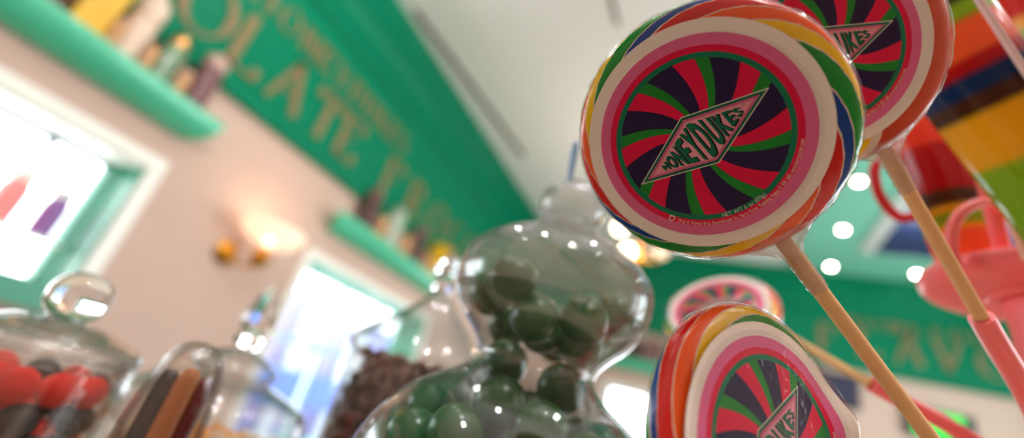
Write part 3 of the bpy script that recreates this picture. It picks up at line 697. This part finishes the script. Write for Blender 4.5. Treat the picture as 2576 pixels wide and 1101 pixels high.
# cylinder jar of chocolate rings with a cone lid
J4 = (-.272, .4154, .1137); root, H = jar_root('cone_lid_jar', J4, 'straight glass jar of brown chocolate rings under a tent shaped lid')
zb = ZK - J4[2]
b4 = [(0, zb), (.060, zb), (.064, zb + .004), (.0655, zb + .02), (.0675, -.15), (.0680, -.11), (.0680, -.0990), (.0715, -.0945), (.0715, -.0905)]
bm = bmesh.new(); lathe(bm, [(r, z + H) for r, z in shell(smooth_prof(b4, 2), .003)], 80); finish('body', bm, M_GLASS, root)
l4 = [(.0718, -.0898), (.0740, -.0870), (.0725, -.0830), (.0680, -.0775), (.0575, -.0676), (.0470, -.0585), (.0380, -.0505), (.0260, -.0385), (.0175, -.0285), (.0128, -.0226), (.0105, -.0215)]
bm = bmesh.new(); l4s = smooth_prof(l4, 3); lathe(bm, [(r, z + H) for r, z in l4s + [(max(.0005, r - .0018), z - .0020) for r, z in l4s[::-1]]], 80, close=True); lid = finish('lid', bm, M_GLASS5, root)
bm = bmesh.new(); lathe(bm, [(r, z + H) for r, z in smooth_prof([(0, -.0212), (.0115, -.0210), (.015, -.013), (.0105, -.006), (.0165, .001), (.0175, .007), (.0125, .013), (.0135, .018), (.0080, .025), (0, .0265)], 2)], 12); finish('finial', bm, M_KNOB, lid, smooth=False)
pts = pack(205, .0100, lambda q: .0645, -.205, -.092, 31, it=320, grav=0.0)
bm = bmesh.new()
mr, nr = .0074, .0036
vv = [[bm.verts.new(((mr + nr * math.cos(b)) * math.cos(a), (mr + nr * math.cos(b)) * math.sin(a), nr * math.sin(b) * 1.25)) for b in [2 * PI * j / 12 for j in range(12)]] for a in [2 * PI * i / 22 for i in range(22)]]
for i in range(22):
    for j in range(12): bm.faces.new((vv[i][j], vv[(i + 1) % 22][j], vv[(i + 1) % 22][(j + 1) % 12], vv[i][(j + 1) % 12]))
ring = finish('chocolate_ring', bm, mat('milk chocolate', (104, 58, 46), .38, noise_amt=.2, noise_scale=120))
scatter(ring, pts, (J4[0], J4[1], J4[2] + CAM.z), 'brown chocolate ring inside the straight jar with the tent shaped lid', 'candy', 'chocolate rings in the straight jar', seed=9)

# ------------------------------------------------------------------ lollipops
RS = .0498                                     # radius of the printed paper disc
RC, TC = .0570, .0092                          # candy radius and half thickness
PRINT = [mat('print white', (240, 230, 220), .55), mat('print pink', (228, 106, 156), .5), mat('print red', (224, 0, 66), .5), mat('print green ring', (0, 122, 84), .5),
         mat('print swirl green', (24, 134, 40), .5), mat('print navy', (32, 12, 62), .5), mat('print pale pink', (240, 160, 178), .5), mat('print dark green', (0, 110, 78), .5), mat('print black', (14, 14, 18), .5), mat('print off white', (236, 224, 208), .55)]
WH, PK, RD, GR, SG, NV, PP, DG, BK, OW = range(10)
def sticker_mesh():
    bm = bmesh.new(); lay = [0.0]
    def ann(r0, r1, mi, z, n=120, rs=2):
        rad = [r0 + (r1 - r0) * k / rs for k in range(rs + 1)]
        g = [[bm.verts.new((r * math.cos(2 * PI * k / n), r * math.sin(2 * PI * k / n), z)) for k in range(n)] for r in rad]
        for a, b in zip(g, g[1:]):
            for k in range(n): bm.faces.new((a[k], a[(k + 1) % n], b[(k + 1) % n], b[k])).material_index = mi
    ann(.885, 1.0, WH, 0); ann(.792, .885, PK, 0); ann(.737, .792, RD, 0); ann(.692, .737, GR, 0)
    n = 120                                        # cut edge and back of the paper
    a = [bm.verts.new((math.cos(2 * PI * k / n), math.sin(2 * PI * k / n), 0)) for k in range(n)]; b = [bm.verts.new((v.co.x, v.co.y, -.006)) for v in a]
    for k in range(n): bm.faces.new((b[k], b[(k + 1) % n], a[(k + 1) % n], a[k])).material_index = WH
    ann(.001, 1.0, WH, -.006, rs=10)
    def tw(q): return math.radians(-24 * (1 - q) - 10 * (1 - q) ** 2)
    for k in range(8):
        base = math.radians(6.8 + 45 * k)
        for a0, a1, mi in ((-4.7, 4.7, SG), (4.7, 20.0, RD), (20.0, 40.3, NV)):
            g = []
            for i in range(17):
                q = .02 + .98 * i / 16
                g.append([bm.verts.new((.692 * q * math.cos(base + math.radians(a0 + (a1 - a0) * j / 3) + tw(q)), .692 * q * math.sin(base + math.radians(a0 + (a1 - a0) * j / 3) + tw(q)), 0)) for j in range(4)])
            for i in range(16):
                for j in range(3): bm.faces.new((g[i][j], g[i + 1][j], g[i + 1][j + 1], g[i][j + 1])).material_index = mi
    z = .0012
    def diamond(k, dz, mi):
        hx, hy = .655 - k * 2.75, .262 - k * 1.10
        v = [bm.verts.new(p) for p in ((hx, 0, z + dz), (0, hy, z + dz), (-hx, 0, z + dz), (0, -hy, z + dz))]
        bm.faces.new(v).material_index = mi
    for i, (k, mi) in enumerate(((0, OW), (.008, DG), (.024, NV), (.030, PP), (.034, NV), (.037, PK), (.042, RD), (.045, PP), (.049, NV), (.051, PP), (.055, RD), (.057, PP))):
        diamond(k, i * .0006, mi)
    z += 12 * .0006
    # the shop name, letters as tall as the diamond is at each place
    word = 'HONEYDUKES'; wts = [.62, .80, .84, .84, .98, 1.08, .98, .92, .82, .66]; tot = sum(wts); x = -.400; span = .80
    cells = []
    for ch, w in zip(word, wts): cells.append((ch, x, x + span * w / tot)); x += span * w / tot
    for sh, mi, dz in ((.014, BK, 0), (0, DG, .0008)):
        for ch, xa, xb in cells:
            ga, gb = glyph_span(ch, .02)
            def fn(px, py, pz, xa=xa, xb=xb, ga=ga, gb=gb):
                t = (px - ga) / max(gb - ga, 1e-6)
                X = xa + (xb - xa) * (.06 + .80 * t)
                hh = max(.0, .262 * (1 - abs(X) / .655) - .078)
                Y = (min(max(py, -.03), .74) / .70 * 2 - 1) * hh * .98
                return (X + sh * .9, Y - sh * .75, z + dz)
            put_glyph(bm, ch, fn, mi, bold=.03)
    # small print round the lower rings
    def arc(text, r, size, a0, a1, mi, dz):
        ws = [(lambda s: (s[1] - s[0]) if c != ' ' else .28)(glyph_span(c)) + .07 for c in text]; tot = sum(ws); acc = 0
        for c, w in zip(text, ws):
            ang = a0 + (a1 - a0) * (acc + w / 2) / tot; acc += w
            if c == ' ': continue
            ga, gb = glyph_span(c); k = (a1 - a0) * r / tot / 1.0
            def fn(px, py, pz):
                rad = r - py * size; th = ang + (px - (ga + gb) / 2) * k / r
                return (rad * math.cos(th), rad * math.sin(th), .0012 + dz)
            put_glyph(bm, c, fn, mi)
    rot = math.radians(-42)
    arc('NET WT 6 oz (170g)', .736, .056, math.radians(-70) + rot, math.radians(-38.5) + rot, OW, 0)
    arc('TM & \u00a9 Warner Bros. Entertainment Inc. Harry Potter Publishing Rights \u00a9 JKR (s10) www.harrypotter.com', .788, .050, math.radians(-100) + rot, math.radians(2) + rot, OW, 0)
    th = math.radians(-104) + rot; c0 = Vector((.768 * math.cos(th), .768 * math.sin(th), 0)); up = -c0.normalized(); sd = Vector((-up.y, up.x, 0)) * -1
    pts = [(-.026, .028), (0, .034), (.026, .028), (.026, -.004), (.014, -.022), (0, -.034), (-.014, -.022), (-.026, -.004)]
    bm.faces.new([bm.verts.new(c0 + sd * x + up * y + Vector((0, 0, .0012))) for x, y in pts]).material_index = OW
    bm.faces.new([bm.verts.new(c0 + sd * x * .62 + up * y * .62 + Vector((0, 0, .0018))) for x, y in pts]).material_index = RD
    for ch, ox in (('T', .432), ('M', .450)):
        put_glyph(bm, ch, lambda px, py, pz, ox=ox: (ox - .022 + px * .022, .004 + py * .022, z), BK)
    for v in bm.verts: v.co *= RS
    me = bpy.data.meshes.new('paper_label'); bm.normal_update()
    for f in bm.faces:
        if f.normal.z < 0 and all(v.co.z > -.0001 for v in f.verts): f.normal_flip()
    bm.to_mesh(me); bm.free()
    for mt in PRINT:
        mt.node_tree.nodes['Principled BSDF'].inputs['Specular IOR Level'].default_value = .2; me.materials.append(mt)
    return me
STICKER = sticker_mesh()

def candy_mat(name, phase, twist, cols, cycles=3):
    mt, nt, N, L = nodes_of(name); b = N['Principled BSDF']
    uv = N.new('ShaderNodeUVMap'); uv.uv_map = 'rope'; sp = N.new('ShaderNodeSeparateXYZ'); L.new(uv.outputs[0], sp.inputs[0])
    m1 = N.new('ShaderNodeMath'); m1.operation = 'MULTIPLY_ADD'; m1.inputs[1].default_value = twist; L.new(sp.outputs['Y'], m1.inputs[0]); L.new(sp.outputs['X'], m1.inputs[2])
    m2 = N.new('ShaderNodeMath'); m2.operation = 'MULTIPLY_ADD'; m2.inputs[1].default_value = cycles; m2.inputs[2].default_value = phase; L.new(m1.outputs[0], m2.inputs[0])
    m3 = N.new('ShaderNodeMath'); m3.operation = 'FRACT'; L.new(m2.outputs[0], m3.inputs[0])
    rp = N.new('ShaderNodeValToRGB'); cr = rp.color_ramp; cr.interpolation = 'CONSTANT'
    n = len(cols); el = []
    tot = sum(w for _, w in cols); acc = 0
    for i, (c, w) in enumerate(cols):
        el.append((acc, (236, 214, 190))); el.append((acc + .018, c)); acc += w / tot
    cr.elements[0].position = 0; cr.elements[0].color = (*lin(el[0][1]), 1); cr.elements[1].position = el[1][0]; cr.elements[1].color = (*lin(el[1][1]), 1)
    for p, c in el[2:]: q = cr.elements.new(p); q.color = (*lin(c), 1)
    L.new(m3.outputs[0], rp.inputs[0]); L.new(rp.outputs[0], b.inputs['Base Color'])
    b.inputs['Roughness'].default_value = .22; b.inputs['Subsurface Weight'].default_value = .12; b.inputs['Subsurface Radius'].default_value = (.004, .002, .001)
    tc = N.new('ShaderNodeTexCoord'); t2 = N.new('ShaderNodeTexNoise'); t2.inputs['Scale'].default_value = 120; bp = N.new('ShaderNodeBump'); bp.inputs['Strength'].default_value = .12; bp.inputs['Distance'].default_value = .001
    L.new(tc.outputs['Object'], t2.inputs['Vector']); L.new(t2.outputs['Fac'], bp.inputs['Height']); L.new(bp.outputs['Normal'], b.inputs['Normal'])
    return mt
RED, ORG, YEL, GRN, BLU = (216, 10, 8), (250, 92, 10), (252, 204, 0), (0, 146, 40), (0, 62, 150)

def disc_profile(rc, tc, n=26):
    """(r, z, v) of the candy's section from the front centre over the rim to the back centre"""
    out = []
    for i in range(n + 1):
        t = PI * i / n
        c, s = math.cos(t), math.sin(t)
        r = rc * (abs(s) ** .36); z = tc * math.copysign(abs(c) ** .62, c)
        out.append((r if 0 < i < n else 0, z, i / n))
    return out
def rope_disc(rc, tc, segs=96, wob=0.0, seed=0):
    bm = bmesh.new(); prof = disc_profile(rc, tc); uvl = bm.loops.layers.uv.new('rope'); g = []
    for r, z, v in prof:
        row = []
        for k in range(segs):
            a = 2 * PI * k / segs
            w = 1 + wob * math.sin(15 * (a + 3.6 * v) ) * .5 + wob * noise.noise(Vector((math.cos(a) * 1.6, math.sin(a) * 1.6, seed + v)))
            row.append(bm.verts.new((r * w * math.cos(a), r * w * math.sin(a), z)))
        g.append(row)
    for i in range(len(prof) - 1):
        for k in range(segs):
            k2 = (k + 1) % segs
            f = bm.faces.new((g[i][k], g[i + 1][k], g[i + 1][k2], g[i][k2]))
            for lp, (uu, vi) in zip(f.loops, ((k, i), (k, i + 1), (k + 1, i + 1), (k + 1, i))): lp[uvl].uv = (uu / segs, prof[vi][2])
    bmesh.ops.remove_doubles(bm, verts=[v for v in g[0] + g[-1]], dist=1e-7)
    return bm
def film_mesh(rc, tc, seed, segs=160, skirt=.0007):
    bm = bmesh.new(); prof = disc_profile(rc + .0005, tc + .0007, 30); g = []
    for r, z, v in prof:
        row = []
        for k in range(segs):
            a = 2 * PI * k / segs; e = max(0.0, 1 - abs(v - .5) / .22)
            w = noise.noise(Vector((math.cos(a) * 9, math.sin(a) * 9, seed + v * 5))) + .6 * noise.noise(Vector((math.cos(a) * 24, math.sin(a) * 24, seed + v * 9)))
            q = skirt * e * (.45 + w)
            row.append(bm.verts.new(((r + q) * math.cos(a), (r + q) * math.sin(a), z + .0004 * e * w * (1 if z > 0 else -1))))
        g.append(row)
    for i in range(len(prof) - 1):
        for k in range(segs):
            bm.faces.new((g[i][k], g[i + 1][k], g[i + 1][(k + 1) % segs], g[i][(k + 1) % segs]))
    bmesh.ops.remove_doubles(bm, verts=[v for v in g[0] + g[-1]], dist=1e-7)
    return bm
def lolly_frame(c, d, n, tip):
    Cc = np.array([(c[0] - CX) / FOC, (c[1] - CY) / FOC, 1.0]) * d
    nn = np.array([n[0], n[1], -1.0]); nn /= np.linalg.norm(nn)
    def hit(p, off=0.0):
        r = np.array([(p[0] - CX) / FOC, (p[1] - CY) / FOC, 1.0]); return r * ((Cc + nn * off) @ nn) / (r @ nn)
    u = hit(tip) - Cc; u /= np.linalg.norm(u); v = np.cross(nn, u)
    mw = Matrix.Identity(4); Uw, Vw, Nw, Cw = R @ u, R @ v, R @ nn, R @ Cc
    for i in range(3): mw[i][0], mw[i][1], mw[i][2], mw[i][3] = Uw[i], Vw[i], Nw[i], Cw[i] + CAM[i]
    def local(p, off):
        q = hit(p, off) - Cc; return Vector((q @ u, q @ v, q @ nn))
    return mw, local
def lollipop(label, c, d, n, tip, stick_px, colors, phase, twist, seed, neck=True, off=(0, 0), bend=None, rc=RC, cycles=3, tc=TC, lift=0.0):
    mw, local = lolly_frame(c, d, n, tip)
    root = thing('lollipop', label, 'lollipop', mw=mw, group='large swirl lollipops with printed paper discs')
    zc = -tc - .0004
    bm = rope_disc(rc, tc, 96, .010, seed)
    for v in bm.verts: v.co += Vector((off[0], off[1], zc))
    finish('candy', bm, candy_mat('swirl candy ' + str(seed), phase, twist, colors, cycles), root)
    if bend:
        me = STICKER.copy()
        for v in me.vertices: v.co.z += bend(v.co.x / RS, v.co.y / RS) * RS
    else: me = STICKER
    o = bpy.data.objects.new('paper_label', me); COL.objects.link(o); o.parent = root
    o.location = (0, 0, .00045 + lift)
    a, b = (local(p, zc) for p in stick_px)
    dr = (b - a).normalized()
    pos = Vector((a.x - off[0], a.y - off[1], 0)); bq = 2 * (pos.x * dr.x + pos.y * dr.y); cq = pos.x ** 2 + pos.y ** 2 - (rc * .97) ** 2
    rt_ = (-bq + math.sqrt(max(bq * bq - 4 * cq, 0))) / 2
    s0 = a + dr * rt_                           # where the stick leaves the candy
    bm = bmesh.new(); tube(bm, [s0, s0 + (b - s0) * .5, b], .0035, 20); finish('stick', bm, M_PAPER, root)
    bm = film_mesh(rc, tc, seed * 3.7)
    for v in bm.verts:
        v.co += Vector((off[0], off[1], zc))
    if bend:
        for v in bm.verts:
            if v.co.z > -.004: v.co.z += max(0, bend((v.co.x) / RS, (v.co.y) / RS)) * RS + .0009 + lift
    else:
        for v in bm.verts:
            if v.co.z > -.004: v.co.z += .0009
    film = finish('wrapper', bm, M_FILM, root)
    if neck:                                    # cellophane drawn down round the stick
        side = Vector((-dr.y, dr.x, 0)).normalized(); up = dr.cross(side)
        bm = bmesh.new(); rings = []; seg = 40
        for i in range(22):
            t = i / 21; ln = -.0030 + .033 * t
            wd = .0041 + .0175 * max(0, 1 - t * 2.3) ** 1.7 + (.0006 * (1 - t))
            th = .0039 + .0042 * max(0, 1 - t * 2.4) ** 1.5
            row = []
            for k in range(seg):
                a_ = 2 * PI * k / seg
                w = 1 + .10 * noise.noise(Vector((math.cos(a_) * 3, math.sin(a_) * 3, seed + t * 9))) + .05 * noise.noise(Vector((math.cos(a_) * 9, math.sin(a_) * 9, seed + t * 22)))
                row.append(bm.verts.new(s0 + dr * (ln + .0015 * noise.noise(Vector((math.cos(a_) * 2, math.sin(a_) * 2, seed)))) + side * math.cos(a_) * wd * w + up * math.sin(a_) * th * w))
            rings.append(row)
        for r0, r1 in zip(rings, rings[1:]):
            for k in range(seg): bm.faces.new((r0[k], r0[(k + 1) % seg], r1[(k + 1) % seg], r1[k]))
        finish('wrapper_neck', bm, M_NECK, film)
    return root, mw @ b
CO = [(BLU, .8), (GRN, 1.25), (YEL, .9), (ORG, 1.0), (RED, 1.15)]
lp1, e1 = lollipop('large in focus swirl lollipop whose whole paper disc faces the camera', (1761, 351.6), .2, (-.4805, .3392), (1937, 218), ((1962, 596), (2480, 1288)), CO, .91, .62, 1, off=(.0011, -.0011), rc=.0582)
lp2, e2 = lollipop('swirl lollipop with an orange rim, half hidden behind the large one', (2085, 128.5), .232, (-.078, .134), (2247, 51), ((2222, 372), (2468, 798)), [((204, 62, 0), 4.0), ((190, 24, 8), 1.4), (YEL, .5)], .22, .15, 2, off=(.0042, -.0018), rc=.0588, cycles=1)
def bend3(x, y):
    a = math.degrees(math.atan2(y, x)); r = math.hypot(x, y)
    return .12 * math.exp(-((a + 40) / 15.0) ** 2) * max(0, min(1, (r - .55) / .45)) ** 2
lp3, e3 = lollipop('swirl lollipop at the bottom edge with a wavy paper disc and red orange rim', (1951, 1139), .1752, (.577, -.341), (2002, 970), ((2120, 1300), (2500, 1560)), [(RED, 1.5), (BLU, .7), (GRN, 1.2), (YEL, 1.0), (ORG, 1.3)], .93, .80, 3, neck=False, bend=bend3, off=(-.0006, .0002), rc=.0582, cycles=2, tc=.0068, lift=.0003)
lp4, e4 = lollipop('small blurred swirl lollipop far behind, seen above the bottom one', (1804, 772), .470, (-1.315, -2.54), (1880, 742), ((2050, 884), (2192, 966)), CO, .3, .6, 4, neck=False)

# ------------------------------------------------------------------ pink stand
T0 = P(2619, 754, .36)                           # centre of the tray
PB = Vector((T0.x, T0.y, TOP))
root = thing('lollipop_stand', 'coral pink lollipop stand with a round tray, pole and tube holders', 'display stand', PB)
zt = T0.z - TOP
bm = bmesh.new(); lathe(bm, smooth_prof([(0, 0), (.085, 0), (.090, .004), (.086, .010), (.05, .018), (.026, .03), (.022, .05)], 3) + [(.0195, .08), (.0195, zt - .03), (.0215, zt - .012), (.0215, zt - .003), (0, zt - .003)], 48); finish('pole', bm, M_PINK, root)
bm = bmesh.new(); lathe(bm, [(0, zt - .0028)] + smooth_prof([(.0220, zt - .0028), (.0290, zt - .0040), (.0330, zt - .0010), (.050, zt - .0010), (.064, zt + .001), (.071, zt + .005), (.0735, zt + .011), (.0715, zt + .0155), (.0675, zt + .0160), (.064, zt + .013), (.05, zt + .0118)], 4) + [(0, zt + .0118)], 96); finish('tray', bm, M_PINK, root)
def holder(end_w, back_dir, hub_z):
    """a pink tube that takes a stick's end and runs to the pole"""
    a = end_w - PB; d = back_dir.normalized()
    k = Vector((0, 0, hub_z)); mid = a - d * .002
    bm = bmesh.new(); outer = curve_pts([a + d * .0002, a + d * .02, a + d * .075, k * .7 + (a + d * .12) * .3, k], 8)
    tube(bm, outer, [.0058] * (len(outer) - 3) + [.006, .007, .008], 18); return finish('tube_holder', bm, M_PINK, root)
# each holder runs along its stick, then curves to the pole
def sd(lp, mw_end, px): return (mw_end - px)
holder(e2 - (e2 - P(2222, 372, .23)).normalized() * .0, e2 - P(2222, 372, .232), zt - .17)
d4 = float(np.array(e4 - CAM) @ R[:, 2])           # how deep the small lollipop's stick ends
holder(e4, P(2440, 1101, d4) - e4, .25)
holder(e1, e1 - P(1962, 596, .2), zt - .23)
holder(e3, e3 - P(2120, 1300, .17), .05)
Tt = lambda px, py, d: P(px, py, d) - PB
bm = bmesh.new(); tube(bm, curve_pts([Tt(2404, 672, .352), Tt(2392, 600, .352), Tt(2410, 545, .352), Tt(2450, 515, .352), Tt(2490, 512, .354), Tt(2530, 540, .356)], 8), .0040, 16); finish('hook', bm, M_PINK, root)
bm = bmesh.new(); tube(bm, curve_pts([Tt(2530, 660, .36), Tt(2505, 560, .36), Tt(2478, 455, .36), Tt(2466, 400, .36), Tt(2475, 330, .362)], 8), .0055, 16); finish('hook', bm, M_PINK, root)
bm = bmesh.new(); tube(bm, curve_pts([Tt(2300, 286, .56), Tt(2360, 300, .55), Tt(2420, 335, .54), Tt(2500, 420, .52), Tt(2570, 520, .47), Tt(2600, 640, .41)], 8), .0036, 14); finish('hook', bm, M_PINK, root)

# striped tumblers
def tumbler(base_px, d0, top_px, d1, r0, r1, bands, label, handle=None):
    A_, B_ = P(*base_px, d0), P(*top_px, d1); ax = (B_ - A_); h = ax.length; q = ax.normalized().to_track_quat('Z', 'Y')
    root = thing('striped_tumbler', label, 'tumbler', mw=Matrix.Translation(A_) @ q.to_matrix().to_4x4(), group='rainbow striped tumblers on the pink stand')
    mt, nt, N, L = nodes_of('rainbow stripes'); b = N['Principled BSDF']; tc = N.new('ShaderNodeTexCoord'); sp = N.new('ShaderNodeSeparateXYZ'); dv = N.new('ShaderNodeMath'); dv.operation = 'DIVIDE'; dv.inputs[1].default_value = h
    L.new(tc.outputs['Object'], sp.inputs[0]); L.new(sp.outputs['Z'], dv.inputs[0]); rp = N.new('ShaderNodeValToRGB'); L.new(dv.outputs[0], rp.inputs[0]); L.new(rp.outputs[0], b.inputs['Base Color'])
    cr = rp.color_ramp; cr.interpolation = 'LINEAR'
    cr.elements[0].position = 0; cr.elements[0].color = (*lin(bands[0][1]), 1); cr.elements.remove(cr.elements[1])
    for (p, c), (_, c0) in zip(bands[1:], bands):
        for q, k in ((max(0, p - .014), c0), (p + .014, c)): e = cr.elements.new(q); e.color = (*lin(k), 1)
    tl = N.new('ShaderNodeBsdfTranslucent'); L.new(rp.outputs[0], tl.inputs[0]); ms = N.new('ShaderNodeMixShader'); ms.inputs[0].default_value = .6
    L.new(b.outputs[0], ms.inputs[1]); L.new(tl.outputs[0], ms.inputs[2]); L.new(ms.outputs[0], N['Material Output'].inputs['Surface'])
    b.inputs['Roughness'].default_value = .2; b.inputs['Coat Weight'].default_value = .4
    t = .0022
    bm = bmesh.new(); lathe(bm, [(0, 0), (r0 - .002, 0), (r0, .003), (r1, h - .001), (r1 - t * .5, h), (r1 - t, h - .001), (r0 - t, .006), (0, .005)], 56); finish('cup', bm, mt, root)
    if handle:
        inv = root.matrix_world.inverted()
        bm = bmesh.new(); tube(bm, curve_pts([inv @ P(*p) for p in handle], 8), .0042, 16); finish('handle', bm, mat('red lacquer', (206, 30, 44), .3), root)
    return root
oR, oO, oY, oG, oB, oN = (206, 14, 28), (255, 138, 74), (255, 214, 30), (168, 216, 26), (22, 66, 130), (96, 54, 26)
b1_ = [(0, oG), (.31, oY), (.51, oN), (.575, oB), (.645, oR), (.70, oO), (.83, oG), (.895, (40, 30, 26)), (.93, oO)]
tumbler((2725, 575), .295, (2300, 10), .335, .0275, .0335, b1_, 'large blurred rainbow tumbler at the right edge, leaning on the stand')
tumbler((2735, 470), .42, (2610, -120), .47, .046, .050, [(0, oO), (.36, (120, 70, 60)), (.47, (210, 90, 90)), (.53, (60, 70, 50)), (.55, oG), (.60, oY), (.66, (232, 56, 52)), (.80, (150, 70, 60)), (.84, (240, 80, 60))], 'striped tumbler in the top right corner behind the pale stick')
tumbler((2440, 660), .395, (2298, 312), .46, .0215, .0275, [(0, oO), (.17, oY), (.20, oG), (.27, oY), (.32, oN), (.42, (206, 14, 30)), (.74, (246, 84, 52)), (.97, (250, 130, 110))], 'red topped rainbow tumbler with a loop handle standing on the pink tray',
        handle=[(2262, 395, .425), (2225, 392, .42), (2200, 425, .418), (2208, 480, .415), (2238, 528, .413), (2270, 548, .413), (2310, 540, .415)])
# stick of a lollipop that hangs above the frame
bm = bmesh.new(); tube(bm, [P(2440, -35, .285), P(2600, 212, .285)], .0021, 16); tag(finish('lollipop_stick', bm, mat('pale lilac stick', (240, 214, 214), .4)), 'pale straight stick crossing the top right corner in front of the large tumbler', 'stick')
bm = bmesh.new(); tube(bm, [P(2500, 430, .315), P(2588, 650, .315)], .0036, 16); tag(finish('lollipop_stick', bm, mat('pale peach stick', (240, 184, 160), .4)), 'pale peach stick rising from the pink tray near the right edge', 'stick')

o = light('AREA', 'daylight_portal', Wp(XR + .2, (W3[0] + W3[1]) / 2, (W3[2] + W3[3]) / 2), 1, size=(W3[1] - W3[0]) * S, target=Wp(0, (W3[0] + W3[1]) / 2, (W3[2] + W3[3]) / 2), size_y=(W3[3] - W3[2]) * S)
o.data.cycles.is_portal = True
# portals that help the daylight find the window openings
for y0, y1, z0, z1 in (W1, W2):
    o = light('AREA', 'daylight_portal', Wp(W - TH - .01, (y0 + y1) / 2, (z0 + z1) / 2), 1, size=(y1 - y0) * S, target=Wp(0, (y0 + y1) / 2, (z0 + z1) / 2), size_y=(z1 - z0) * S)
    o.data.cycles.is_portal = True
